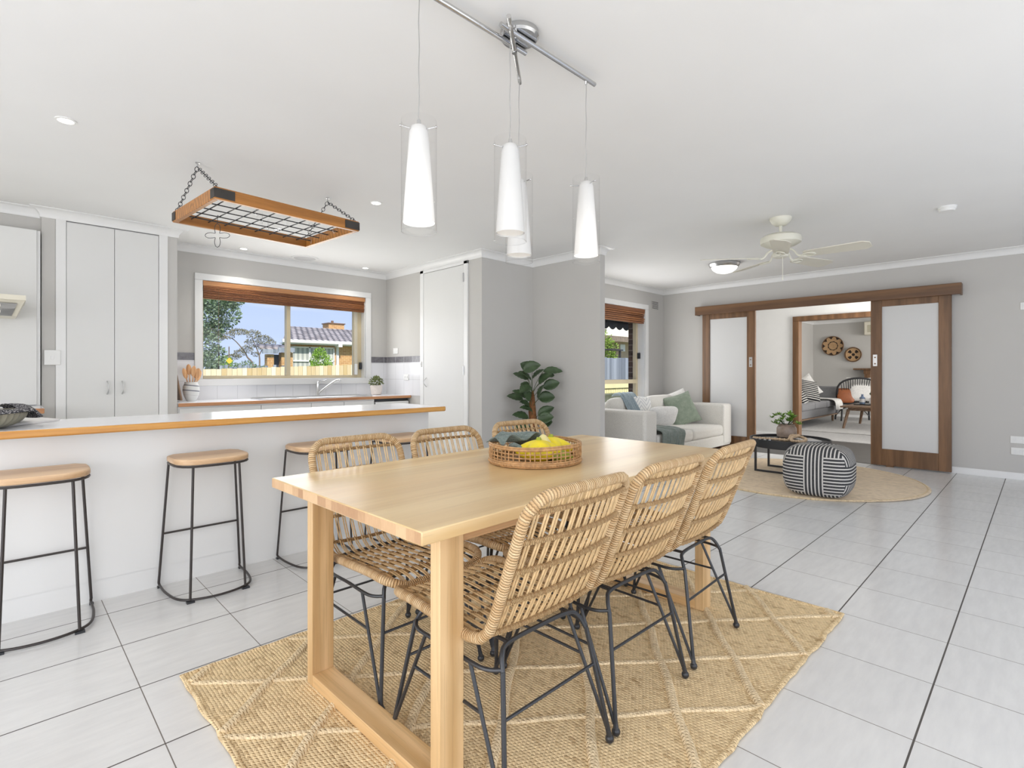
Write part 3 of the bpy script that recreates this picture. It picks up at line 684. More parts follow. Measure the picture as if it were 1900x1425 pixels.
# utensil jar
jx, jy = 1.36, 5.95
t = thing('utensil_jar', 'white grey-banded ceramic jar at the left end of the window bench', 'jar', (jx, jy, .834))
def jarmat():
    n = NT('banded_ceramic'); n.set(Roughness=.35); sp = n.n('ShaderNodeSeparateXYZ'); n.l(n.co(), sp.inputs[0])
    z = n.math('ADD', sp.outputs[2], n.math('MULTIPLY', sp.outputs[0], .12)); f = n.math('FRACT', n.math('DIVIDE', z, .05))
    k = n.math('MULTIPLY', n.math('LESS_THAN', f, .22), n.math('GREATER_THAN', z, .06))
    n.base(n.mix(k, c255(222, 222, 220), c255(128, 132, 140))); return n.m
obj('body', MB().lathe([(.04, 0), (.046, .012), (.066, .06), (.074, .105), (.07, .15), (.056, .178), (.058, .19), (.050, .19), (.05, .17), (.06, .1), (.04, .01), (0, .01)]), jarmat(), t)
for i, (dx, dy, l, tw) in enumerate([(-.035, .0, .33, .3), (-.01, .02, .37, -.2), (.012, -.01, .35, .1), (.035, .0, .33, -.4), (.05, .02, .31, .5)]):
    s = thing('wooden_spoon', ['round wooden spoon leaning left in the banded jar', 'tall wooden spatula at the back of the banded jar', 'slim wooden spoon upright in the middle of the jar', 'wide wooden server leaning right in the jar', 'outermost wooden paddle on the right of the jar'][i], 'spoon', (jx, jy, .846), group='utensils in the jar')
    top = Vector((dx * 2.0, dy * 1.2, l)); b0 = Vector((dx * -.3, 0, .0)); dirv = (top - b0).normalized()
    obj('stick', MB().tube([b0, b0 + dirv * (l * .7)], .005, 8), M['spoon'], s)
    c = b0 + dirv * (l * .82); m = MB(); n_ = 10; vs = []
    side = Vector((math.cos(tw), math.sin(tw), 0)); side = (side - dirv * side.dot(dirv)).normalized(); nn = dirv.cross(side)
    m.grid(lambda u, v: tuple(c + side * (math.cos(2 * PI * u) * math.sin(PI * v) * (.024 if i != 3 else .03)) + nn * (math.sin(2 * PI * u) * math.sin(PI * v) * .005) + dirv * (-math.cos(PI * v) * .055)), 12, 8, True)
    obj('head', m, M['spoon'], s)
t = obj('chopping_board', MB().obox((1.216, 5.93, 1.05), (.985, 0, .17), (0, 1, 0), (-.17, 0, .985), .009, .11, .205), M['mid'], bevel=.006)
tag(t, 'brown timber chopping board leaning against the cupboard side by the jar', 'chopping board')
# plant on bench
t = thing('potted_herb', 'small bushy green plant in a pale round pot on the window bench', 'plant', (3.42, 5.95, .834))
obj('pot', MB().lathe([(.05, 0), (.062, .01), (.072, .06), (.075, .125), (.068, .125), (.065, .11), (0, .11)]), M['pinkpot'], t)
def leafy(mb, c, rad, n, size, sc=(1, 1, 1), rng=random, up=.3):
    for _ in range(n):
        while True:
            p = Vector((rng.uniform(-1, 1), rng.uniform(-1, 1), rng.uniform(-1, 1)))
            if .35 < p.length < 1: break
        q = Vector(c) + Vector((p.x * rad * sc[0], p.y * rad * sc[1], p.z * rad * sc[2]))
        d = (p + Vector((rng.uniform(-.6, .6), rng.uniform(-.6, .6), up + rng.uniform(-.5, .5)))).normalized()
        s = d.cross(Vector((rng.uniform(-1, 1), rng.uniform(-1, 1), rng.uniform(-1, 1)))).normalized(); z = size * rng.uniform(.6, 1.3)
        nrm = d.cross(s)
        mb.add([q, q + d * z * .5 + s * z * .28 + nrm * z * .06, q + d * z, q + d * z * .5 - s * z * .28 + nrm * z * .06], [(0, 1, 2, 3)], smooth=False)
m = MB(); leafy(m, (0, 0, .165), .075, 260, .032, (1, 1, .75))
obj('foliage', m, plain('olive_herb_leaf', c255(108, 118, 66), .6, 0, .4, 30), t)
# switches and sockets
def plate(name, label, c, nrm, w, h, rock=1, cat='switch'):
    t = thing(name, label, cat, c)
    nx, ny = nrm; tx, ty = -ny, nx
    obj('plate', MB().obox((nx * .005, ny * .005, 0), (tx, ty, 0), (0, 0, 1), (nx, ny, 0), w / 2, h / 2, .005), M['white'], t, bevel=.003)
    for i in range(rock):
        o = (i - (rock - 1) / 2) * w / (rock + .3)
        obj('rocker', MB().obox((nx * .012 + tx * o, ny * .012 + ty * o, 0), (tx, ty, 0), (0, 0, 1), (nx, ny, 0), .009, .013, .003), M['trim'], t, bevel=.001)
    return t
plate('light_switch', 'white switch plate on the wall left of the tall cupboard', (.30, 5.575, 1.24), (0, -1), .1, .12, 1)
plate('light_switch', 'white square switch above the dark tile band near the pantry door', (XK, 5.92, 1.40), (-1, 0), .11, .075, 2)
plate('power_socket', 'white power point on the pale tiles beside the bench plant', (XK - .008, 5.66, 1.06), (-1, 0), .11, .075, 2, 'socket')
plate('power_socket', 'upper white double socket low on the wall right of the doors', (XR, .18, .415), (-1, 0), .12, .075, 2, 'socket')
plate('power_socket', 'lower white socket strip low on the wall right of the doors', (XR, .16, .295), (-1, 0), .15, .075, 3, 'socket')
plate('light_switch', 'white switch high on the wall right of the sliding doors', (XR, .135, 1.81), (-1, 0), .06, .075, 1)
plate('light_switch', 'tiny white switch on the pantry door frame', (XK - .02, 5.32, 1.22), (-1, 0), .03, .07, 1)
t = thing('air_vent', 'white slotted air vent in the wall beside the living room window', 'vent', (7.335, YL, 2.17))
obj('plate', MB().box(-.1, .1, -.008, 0, -.065, .065), M['wall'], t)
m = MB()
for i in range(6): m.box(-.088, .088, -.0105, -.008, -.052 + i * .02, -.045 + i * .02)
obj('slots', m, M['dkgrey'], t)

# breakfast bar
t = thing('breakfast_bar', 'long white breakfast bar with golden timber edged worktop', 'bar counter', (0, 3.24, 0))
part('base_panel', MB().box(-2.3, 2.30, 3.24, 3.60, .104, .83), M['barwhite'], t)
part('plinth', MB().box(-2.3, 2.298, 3.245, 3.58, 0, .1025), M['barwhite'], t)
part('worktop', MB().box(-2.3, 2.33, 3.088, 3.665, .838, .8705), M['top'], t)
m = MB().prism([(-2.3, 3.07), (2.33, 3.07), (2.345, 3.085), (2.345, 3.665), (2.328, 3.665), (2.328, 3.088), (-2.3, 3.088)], .836, .87)
part('worktop_edge', m, M['edge'], t, bevel=.008)
# items on the bar at the left
t = thing('ribbed_bowl', 'grey-green ribbed bowl at the left end of bar', 'bowl', (-.06, 3.28, .8705))
def ribbed(u, v, r0=.045, r1=.15):
    a = 2 * PI * u; r = r0 + (r1 - r0) * math.sin(v * PI / 2) ** .8; r *= 1 + .02 * math.sin(a * 36)
    return (r * math.cos(a), r * math.sin(a), .003 + .078 * v ** 1.6)
obj('body', MB().grid(ribbed, 144, 8, True), plain('grey_green_glaze', c255(150, 146, 128), .35, 0, .1), t, solid=.005)
obj('foot', MB().lathe([(.045, 0), (.047, .006), (.0, .006)]), M['ceramic'], t)
m = MB()
def clothf(u, v):
    a = -1.4 + 2.6 * u; r = .152 + .10 * max(0, v - .35) * (0.4 + u); x = r * math.cos(a) + .02 * math.sin(7 * u); y = r * math.sin(a)
    z = .092 - .085 * max(0, v - .3) ** 1.3 * (1 if u > .3 else .5) - .01 * math.sin(6 * u + 3 * v)
    if v < .3: x *= .75 + .8 * v; y *= .75 + .8 * v
    return (x, y, max(z, .01))
def speck():
    n = NT('dark_speckled_cloth'); n.set(Roughness=.9); n.base(n.mix(n.math('GREATER_THAN', n.noise(n.co(), 160, 2), .57), c255(44, 44, 50), c255(170, 168, 168))); return n.m
cl = tag(obj('patterned_cloth', m.grid(clothf, 28, 10), speck(), solid=.003), 'dark speckled cloth draped over the rim of ribbed bowl', 'cloth'); cl.location = (-.06, 3.28, .8735)
t = thing('open_book', 'open white book showing a dark striped picture on the bar', 'book', (.04, 3.49, .8705), R(50))
obj('pages', MB().add([(-.17, -.1, .001), (.16, -.1, .001), (.16, .1, .001), (-.17, .1, .001), (-.17, -.1, .012), (.16, -.1, .010), (.16, .1, .03), (-.17, .1, .075)], [(3, 2, 1, 0), (4, 5, 6, 7), (0, 1, 5, 4), (1, 2, 6, 5), (2, 3, 7, 6), (3, 0, 4, 7)], smooth=False), M['ceramic'], t)
obj('picture', MB().add([(-.12, .0, .0405), (.03, .0, .0300), (.06, .08, .0400), (-.08, .085, .0600)], [(0, 1, 2, 3)], smooth=False), stripes('picture_dark_stripes', .03, .7, c255(180, 180, 178), c255(40, 42, 44), 1), t, solid=.001)

# ------------------------------------------------------------------ stools
def dshape(hw, yb, yf, n=14, rb=.05):
    pts = []
    for k in range(n + 1):
        a = PI + PI * k / n
        x = hw * math.copysign(abs(math.cos(a)) ** .62, math.cos(a)); y = (yf) * abs(math.sin(a)) ** .62
        pts.append((x, .03 + y))
    pts += [(hw * .985, yb - rb), (hw - rb * .7, yb)]
    pts += [(-hw + rb * .7, yb), (-hw * .985, yb - rb)]
    return pts
def make_stool():
    t = thing('bar_stool', '', 'stool', (0, 0, 0))
    sp = dshape(.175, .155, -.175)
    obj('seat', MB().prism([(x, y) for x, y in sp], .662, .69), M['seat'], t, bevel=.006)
    obj('seat_ring', MB().tube([(x * .97, y * .97, .655) for x, y in sp], .006, 8, closed=True), M['blk2'], t)
    bot = smooth_path([(-.195, .172, .03), (-.193, .16, .014), (-.19, .03, .012), (-.165, -.10, .012), (-.10, -.158, .012), (0, -.178, .012), (.10, -.158, .012), (.165, -.10, .012), (.19, .03, .012), (.193, .16, .014), (.195, .172, .03)], 5)
    obj('base_ring', MB().tube(bot, .006, 8), M['blk2'], t)
    for s in (-1, 1):
        l = obj('leg', MB().cyl((s * .158, .135, .655), (s * .195, .172, .025), .006, n=8), M['blk2'], t)
        obj('foot', MB().box(s * .195 - .008, s * .195 + .008, .155, .172, 0, .01), M['blk'], l)
        l = obj('leg', MB().cyl((s * .105, -.118, .655), (s * .125, -.15, .012), .006, n=8), M['blk2'], t)
        obj('foot', MB().box(s * .125 - .017, s * .125 + .017, -.166, -.142, 0, .009), M['blk'], l)
    obj('footrest', MB().cyl((-.180, .157, .28), (.180, .157, .28), .0055, n=8), M['blk2'], t)
    return t
st = make_stool(); st.location = (.12, 3.055, 0)
st['label'] = 'timber bar stool at the left edge, nearest the camera'; st['group'] = 'bar stools along the breakfast bar'
for x, lb in ((.785, 'timber bar stool standing clear between the left edge and the table'), (1.385, 'timber bar stool partly behind the table corner and first chair'), (1.965, 'timber bar stool at the right end of the bar')):
    dup(st, (x, 3.055, 0), 0, lb)

# ------------------------------------------------------------------ dining table
TC, TR = (1.592, 1.475), R(1.0)
t = thing('dining_table', 'light oak dining table with square frame legs on the jute rug', 'table', (TC[0], TC[1], 0), TR)
hl, hw, tz = .90, .447, .748
obj('tabletop', MB().box(-hl, hl, -hw, hw, tz - .034, tz), M['oak'], t, bevel=.003)
obj('end_grain', MB().box(-hl - .0006, -hl + .004, -hw + .003, hw - .003, tz - .031, tz - .003), M['oakend'], t, label='brown end grain strip of the table top')
for s in (-1, 1):
    xa = -.80 if s < 0 else .725
    for ya in (-.385, .345):
        obj('leg', MB().box(xa, xa + .08, ya, ya + .04, .012, tz - .034), M['oakleg'], t, bevel=.002)
    obj('base_rail', MB().box(xa, xa + .08, -.345, .345, .012, .052), M['oakrail'], t, bevel=.002)
    obj('top_rail', MB().box(xa, xa + .08, -.345, .345, tz - .074, tz - .034), M['oakrail'], t, bevel=.002)
for y in (-.37, .345):
    obj('apron', MB().box(-.72, .725, y, y + .022, tz - .082, tz - .034), M['oakapron'], t, bevel=.002)

# ------------------------------------------------------------------ chairs
prof2 = smooth_path([(.285, .408, 0), (.27, .422, 0), (.18, .430, 0), (.0, .420, 0), (-.11, .416, 0), (-.165, .436, 0), (-.195, .485, 0), (-.235, .585, 0), (-.285, .715, 0), (-.325, .82, 0)], 8)
pl = [0]
for i in range(1, len(prof2)): pl.append(pl[-1] + (prof2[i] - prof2[i - 1]).length)
SL = pl[-1]; HWC = .205
def prof(s):
    s = min(max(s, 0), SL)
    for i in range(1, len(pl)):
        if pl[i] >= s:
            k = (s - pl[i - 1]) / (pl[i] - pl[i - 1]); p = prof2[i - 1].lerp(prof2[i], k); return p.x, p.y
def P3(x, s, off=0):
    y, z = prof(s); y2, z2 = prof(min(SL, s + .004)); y1, z1 = prof(max(0, s - .004))
    ty, tz_ = y2 - y1, z2 - z1; l = math.hypot(ty, tz_) or 1; ny, nz = tz_ / l, -ty / l   # points to the sitter
    bow = (1 - min(1, (x / HWC) ** 2)); b = max(0, min(1, (s / SL - .55) / .3)); sg = 1 - b
    y -= .03 * bow * b; z -= .012 * bow * sg
    return (x, y + ny * off, z + nz * off)
SB = pl[5 * 8]   # arclength of the bend
def make_chair():
    t = thing('dining_chair', '', 'chair', (0, 0, 0))
    loop = []
    rc = .075
    def corner(cx, cs, a0):
        for k in range(7): a = R(a0 + 15 * k); loop.append((cx + rc * math.cos(a), cs + rc * math.sin(a)))
    corner(HWC - rc, SL - rc, 0); corner(-HWC + rc, SL - rc, 90)
    for k in range(1, 16): loop.append((-HWC, SL - rc - (SL - 2 * rc) * k / 16))
    corner(-HWC + rc, rc, 180); corner(HWC - rc, rc, 270)
    for k in range(1, 16): loop.append((HWC, rc + (SL - 2 * rc) * k / 16))
    pts = [P3(x, s) for x, s in loop]
    # widen the hoop slightly where seat meets back
    obj('hoop_frame', MB().tube(pts, .0148, 10, closed=True), M['rwrap'], t)
    NS = 12
    for nm, s0, s1, bars in (('seat', .012, SB, (.10, .20, .30, .395)), ('backrest', SB, SL - .012, (SB + .02, SB + .115, SB + .205, SB + .29, SB + .375))):
        m = MB()
        for i in range(NS):
            x = -.172 + .344 * i / (NS - 1)
            for dx in (-.0046, .0046):
                n = 14; m.tube([P3(x + dx, s0 + (s1 - s0) * k / n, .001) for k in range(n + 1)], .0029, 6, caps=False)
        part_ = obj(nm, m, M['rcane'], t)
        for b in bars:
            if b > SL - .04: continue
            m = MB().tube([P3(-.2 + .4 * k / 12, b, -.006) for k in range(13)], .007, 8)
            for i in range(NS):
                x = -.172 + .344 * i / (NS - 1)
                m.tube([P3(x - .007, b - .006, .004), P3(x, b, .0065), P3(x + .007, b + .006, .004)], .0026, 5)
                m.tube([P3(x - .006, b, -.002), P3(x - .005, b, -.013), P3(x + .005, b, -.013), P3(x + .006, b, -.002)], .003, 5)
            obj('cross_bar', m, M['rtie'], part_)
    # black rod base
    r = .0067
    arch = MB()
    for sy in (-1, 1):
        arch.tube(smooth_path([(-.172, sy * .195, .34), (-.158, sy * .178, .375), (-.125, sy * .165, .392), (0, sy * .162, .394), (.125, sy * .165, .392), (.158, sy * .178, .375), (.172, sy * .195, .34)], 5), r, 8)
    for sx_ in (-1, 1):
        arch.tube(smooth_path([(sx_ * .17, -.192, .348), (sx_ * .198, -.14, .345), (sx_ * .203, 0, .350), (sx_ * .198, .14, .345), (sx_ * .17, .192, .348)], 6), r * .85, 8)
        arch.tube([(sx_ * .125, -.165, .394), (sx_ * .125, .165, .394)], r * .85, 8)
    obj('base_frame', arch, M['blk'], t)
    for sx_ in (-1, 1):
        for sy in (-1, 1):
            ft = Vector((sx_ * .216, sy * .25, .022))
            m = MB().tube([(sx_ * .172, sy * .195, .345), ft], r, 8).tube([(sx_ * .201, sy * .10, .346), ft + Vector((0, -sy * .006, .012))], r * .85, 8)
            l = obj('leg', m, M['blk'], t)
            obj('foot', MB().ball((ft.x, ft.y, .013), .0135, 10, 8).cyl((ft.x, ft.y, .02), (ft.x - sx_ * .004, ft.y - sy * .005, .045), .009, .007, 8), M['blk'], l)
    zq = .235; f = (.345 - zq) / (.345 - .022); lx = .172 + (.216 - .172) * f; ly = .195 + (.25 - .195) * f
    bx = .201 + (.216 - .201) * f; by = .10 + (.244 - .10) * f
    for sy in (-1, 1): obj('stretcher', MB().cyl((-lx, sy * ly, zq), (lx, sy * ly, zq), .0045, n=8), M['blk'], t)
    for sx_ in (-1, 1): obj('stretcher', MB().cyl((sx_ * bx, -by, zq), (sx_ * bx, by, zq), .0045, n=8), M['blk'], t)
    return t
ch = make_chair()
CH = [(1.085, 1.158, 0, 'rattan dining chair nearest the camera, back turned, by the near table corner'),
      (1.558, 1.160, -.5, 'middle rattan chair of the row with backs to the camera'),
      (2.052, 1.172, 2.5, 'rattan chair furthest from the camera on the rug side, beside the far table leg'),
      (1.10, 1.760, 180, 'rattan chair facing the camera at the near end, seen under the table edge'),
      (1.585, 1.757, 181, 'rattan chair on the bar side whose back shows in front of the last stool'),
      (2.105, 1.77, 178, 'rattan chair on the bar side, mostly hidden behind the woven basket')]
for i, (x, y, a, lb) in enumerate(CH):
    if i == 0: ch.location = (x, y, .012); ch.rotation_euler = (0, 0, R(a)); ch['label'] = lb; ch['group'] = 'rattan dining chairs'
    else: dup(ch, (x, y, .012), R(a), lb)

# ------------------------------------------------------------------ jute rug
t = thing('jute_rug', 'rectangular braided jute rug with diamond cords under the dining table', 'rug', (1.615, 1.425, 0))
rx0, rx1, ry0, ry1 = .475, 2.76, .645, 2.205
rng = random.Random(3)
def edge(pts):
    out = []
    for (x0, y0), (x1, y1) in zip(pts, pts[1:] + pts[:1]):
        n = int(max(abs(x1 - x0), abs(y1 - y0)) / .05)
        for k in range(n):
            u = k / n; dx, dy = x1 - x0, y1 - y0; L = math.hypot(dx, dy); w = rng.uniform(-.005, .005) + .012 * math.sin(PI * u) * (1 if dy else .3)
            out.append((x0 + dx * u - dy / L * w, y0 + dy * u + dx / L * w))
    return out
ol = edge([(rx0, ry0), (rx1, ry0), (rx1, ry1), (rx0, ry1)])
part('weave', MB().prism(ol, 0, .011), M['jute'], t)
part('border', MB().tube([(x, y, .009) for x, y in ol], .010, 8, closed=True, flat=.75), M['jute'], t)
c40, s40 = math.cos(R(39.5)), math.sin(R(39.5))
def clip(p, d):
    a, b = -9, 9
    for o, q, lo, hi in ((p[0], d[0], rx0 + .01, rx1 - .01), (p[1], d[1], ry0 + .01, ry1 - .01)):
        t0, t1 = sorted(((lo - o) / q, (hi - o) / q)); a = max(a, t0); b = min(b, t1)
    return (a, b) if b > a + .05 else None
def cords(sign, cs, w, h):
    d = (c40, sign * s40)
    for c in cs:
        p = (-sign * s40 * c, c40 * c) if sign > 0 else (s40 * c, c40 * c)
        r_ = clip(p, d)
        if not r_: continue
        n = max(4, int((r_[1] - r_[0]) / .03)); pts = []
        for k in range(n + 1):
            u = r_[0] + (r_[1] - r_[0]) * k / n; q = .004 * math.sin(u * 17 + c * 9)
            pts.append((p[0] + d[0] * u - d[1] * q, p[1] + d[1] * u + d[0] * q, .011))
        part('cord', MB().tube(pts, w, 8, flat=h / w, up=(0, 0, 1)), M['jutecord'], t)
cords(1, [1.34 - .283 * k for k in range(11)], .016, .013)
cords(-1, [.77 + .294 * k for k in range(9)], .011, .007)

# ------------------------------------------------------------------ basket and contents
bx_, by_ = 1.60, 1.49
t = thing('woven_basket', 'round open weave cane basket on the dining table', 'basket', (bx_, by_, tz))
RB = .188
def ring(r, z, n=64, wob=0, sx=1.04): return [(r * sx * math.cos(2 * PI * k / n), r * math.sin(2 * PI * k / n) * .98, z + wob * math.sin(k * 2 * PI / n * 3)) for k in range(n)]
m = MB().tube(ring(RB, .074, wob=.002), .006, 8, closed=True).tube(ring(RB + .001, .082, wob=.002), .004, 6, closed=True)
obj('rim', m, M['basket'], t)
m = MB()
for z in (.028, .042, .056): m.tube(ring(RB - .002 + .002 * (z == .042), z, wob=.0015), .0026, 6, closed=True)
for k in range(56):
    a = 2 * PI * k / 56 + .02 * math.sin(k * 5); x = RB * 1.04 * math.cos(a); y = RB * .98 * math.sin(a)
    m.tube([(x * .99, y * .99, .008), (x * 1.012, y * 1.012, .04), (x, y, .074)], .0025, 5)
obj('side_weave', m, M['basket'], t)
m = MB()
for z, dr in ((.006, 0), (.013, .003), (.020, .001)): m.tube(ring(RB - .002 + dr, z), .0048, 8, closed=True)
for k in range(90):
    a = 2 * PI * k / 90; m.ball(((RB + .002) * 1.04 * math.cos(a), (RB + .002) * .98 * math.sin(a), .012), .0055, 5, 4)
obj('base_braid', m, M['basket'], t)
obj('bottom', MB().lathe([(.0, .003), (RB - .003, .003), (RB - .003, .007), (0, .007)], n=48, sx=1.04, sy=.98), M['basket'], t)
def squash(c, r, rz, mats, label, tilt=(0, 0)):
    t = thing('patty_pan_squash', label, 'vegetable', c, rz, group='squashes in the basket')
    def f(u, v):
        a = 2 * PI * u; ph = PI * v; lob = 1 + .2 * math.cos(a * 6) * math.sin(ph) ** 2
        rr = math.sin(ph) * r * lob * (1 if v < .5 else (1 - .25 * (v - .5) * 2)); z = -math.cos(ph) * r * .55
        return (rr * math.cos(a) + z * tilt[0], rr * math.sin(a) + z * tilt[1], z + r * .55)
    b = obj('body', MB().grid(f, 56, 14, True), mats[0], t)
    obj('stem', MB().tube([(tilt[0] * r * .5, tilt[1] * r * .5, r * 0.95), (tilt[0] * r, tilt[1] * r, r * 1.22)], [r * .22, r * .1], 7), mats[1], t)
squash((1.555, 1.43, tz + .012), .08, .3, (M['yellow'], M['squashgreen']), 'yellow patty pan squash nearest the front left in basket')
squash((1.67, 1.465, tz + .012), .08, 1.1, (M['yellow'], M['squashgreen']), 'yellow patty pan squash at the right side of basket')
squash((1.625, 1.375, tz + .007), .045, .0, (M['squashgreen'], M['yellow']), 'green yellow squash low at the front of basket')
t = thing('pear_squash', 'pale pear shaped squash standing point up in the middle of basket', 'vegetable', (1.60, 1.445, tz + .007))
obj('body', MB().lathe([(.0, .03), (.028, .034), (.038, .055), (.032, .078), (.018, .098), (.008, .108), (0, .11)], n=24), M['paleyel'], t)
m = MB()
def nap(u, v):
    x = -.16 + .25 * u; y = .02 + .10 * v; z = .045 + .065 * math.sin(PI * u * .8 + .3) + .024 * math.sin(9 * u + 4 * v) + .035 * v * math.cos(5 * u)
    return (x, y, max(.012, z))
n_ = obj('cloth_napkin', MB().grid(nap, 30, 14), M['cloth'], solid=.004)
n_.location = (1.60, 1.50, tz + .002); tag(n_, 'crumpled grey green napkin at the back of the basket', 'napkin')
k = obj('knot', MB().tube(smooth_path([(-.10, .03, .06), (-.12, .0, .075), (-.10, -.03, .06), (-.07, -.02, .04), (-.08, .02, .05)], 5, True), .012, 8, closed=True), M['cloth'], n_)

# ------------------------------------------------------------------ pendant light
t = thing('pendant_light', 'chrome rail ceiling light with four hanging glass lamps', 'pendant light', (1.42, 1.40, CE))
part('ceiling_plate', MB().lathe([(.075, 0), (.075, -.018), (.068, -.026), (0, -.026)], (1.43, 1.415, CE)), M['chrome'], t)
RZ = 2.392
part('rod', MB().cyl((.925, 1.445, RZ), (1.495, 1.445, RZ), .0095, n=14), M['chrome'], t)
part('rod', MB().cyl((1.305, 1.388, RZ), (1.875, 1.388, RZ), .0095, n=14), M['chrome'], t)
part('rod', MB().cyl((1.275, 1.315, RZ - .02), (1.605, 1.585, RZ - .02), .0085, n=14), M['chrome'], t)
part('spacer', MB().cyl((1.43, 1.445, RZ), (1.43, 1.445, CE), .008, n=10).cyl((1.38, 1.388, RZ), (1.38, 1.388, CE), .008, n=10).cyl((1.43, 1.442, RZ), (1.43, 1.442, RZ - .03), .01, n=10), M['chrome'], t)
PD = [(.988, 1.445, 1.584, RZ, .9), (1.31, 1.343, 1.59, RZ - .02, 2.9), (1.57, 1.556, 1.586, RZ - .02, 2.6), (1.816, 1.39, 1.597, RZ, .2)]
for x, y, zb, zr, rot in PD:
    lit = x in (.988, 1.816)
    c = part('cord', MB().tube([(x + .0015 * math.sin(k * .9), y, zr - (zr - zb - .36) * k / 20) for k in range(21)], .0018, 6), M['steel'], t)
    part('cord_grip', MB().cyl((x, y, zr), (x, y, zr - .022), .006, .004, 8).cyl((x, y, zb + .352), (x, y, zb + .37), .009, .006, 10), M['chrome'], t)
    sh = MB().lathe([(.052, .03), (.0505, .06), (.032, .325), (.027, .345), (.012, .354), (0, .354)], n=32, cap0=False)
    so = obj('opal_shade', sh, M['opal' if x in (.988, 1.816) else 'opal2'], t, angle=60); so.location = Vector((x, y, zb)) - Vector(t.location)
    go = obj('glass_sleeve', MB().lathe([(.0582, 0), (.0582, .368)], n=40, cap0=False, cap1=False), M['lampglass'], t); go.location = so.location
    ro = obj('glass_lip', MB().tube(ring(.0582, 0.001, 40, sx=1), .0016, 6, closed=True), M['lampglass'], t); ro.location = so.location
    ic = obj('glowing_disc', MB().lathe([(.0, .034), (.048, .034), (.048, .036), (0, .036)], n=24), M['glow2' if lit else 'opal'], t); ic.location = so.location
    m = MB()
    for k in range(3):
        a = rot + k * 2 * PI / 3; m.cyl((.028 * math.cos(a), .028 * math.sin(a), .335), (.066 * math.cos(a), .066 * math.sin(a), .335), .0022, n=6).ball((.066 * math.cos(a), .066 * math.sin(a), .335), .0042, 8, 6)
    po = obj('pin', m, M['chrome'], t); po.location = so.location

# ------------------------------------------------------------------ pot rack
t = thing('hanging_pot_rack', 'timber framed pot rack with black wire grid hung on chains', 'pot rack', (1.32, 3.735, 2.12), R(4.5))
L2, W2, TH, BW = .472, .37, .07, .028
obj('side_beam', MB().box(-L2, L2, -W2, -W2 + BW, 0, TH), M['rackwood'], t, bevel=.003)
obj('side_beam', MB().box(-L2, L2, W2 - BW, W2, 0, TH), M['rackwood'], t, bevel=.003)
obj('end_beam', MB().box(-L2, -L2 + BW, -W2 + BW, W2 - BW, 0, TH), M['rackwood'], t, bevel=.003)
obj('end_beam', MB().box(L2 - BW, L2, -W2 + BW, W2 - BW, 0, TH), M['rackwood'], t, bevel=.003)
for sx_ in (-1, 1):
    for sy in (-1, 1):
        xa, xb = sorted((sx_ * (L2 + .003), sx_ * (L2 - .11))); ya, yb = sorted((sy * (W2 + .003), sy * (W2 + .0)))
        xc, xd = sorted((sx_ * (L2 + .003), sx_ * L2)); yc, yd = sorted((sy * (W2 + .003), sy * (W2 - .06)))
        obj('bracket', MB().box(xa, xb, ya, yb, .008, TH - .008).box(xc, xd, yc, yd, .008, TH - .008), M['dkgrey'], t)
m = MB()
for i in range(5): y = -W2 + 2 * W2 * (i + .8) / 5.6; m.cyl((-L2 + .02, y, .035), (L2 - .02, y, .035), .004, n=6)
for i in range(8): x = -L2 + 2 * L2 * (i + 1) / 9; m.cyl((x, -W2 + .02, .041), (x, W2 - .02, .041), .004, n=6)
obj('wire_grid', m, M['blk'], t)
def chain(p0, p1, n):
    m = MB(); p0, p1 = Vector(p0), Vector(p1); d = (p1 - p0); u = d.normalized(); L = d.length / n
    s1 = u.orthogonal().normalized(); s2 = u.cross(s1)
    for i in range(n):
        c = p0 + d * ((i + .5) / n); s = s1 if i % 2 else s2
        m.tube([c + u * (L * .62 * math.cos(a)) + s * (L * .36 * math.sin(a)) for a in [2 * PI * k / 10 for k in range(10)]], .0022, 5, closed=True)
    return m
for hx in (-.44, .44):
    k = obj('ceiling_hook', MB().cyl((hx, 0, CE - 2.12), (hx, 0, CE - 2.12 - .03), .004, n=8).lathe([(.013, 0), (.013, -.004), (0, -.006)], (hx, 0, CE - 2.12), 12), M['steel'], t)
    for sy in (-1, 1):
        obj('chain', chain((hx, 0, .28), (math.copysign(L2 - .02, hx), sy * (W2 - .012), TH), 13), M['blk'], t)
rk = Vector((1.32, 3.735, 2.12)); cr_, sr_ = math.cos(R(4.5)), math.sin(R(4.5))
def rloc(x, y, z): return (rk.x + x * cr_ - y * sr_, rk.y + x * sr_ + y * cr_, rk.z + z)
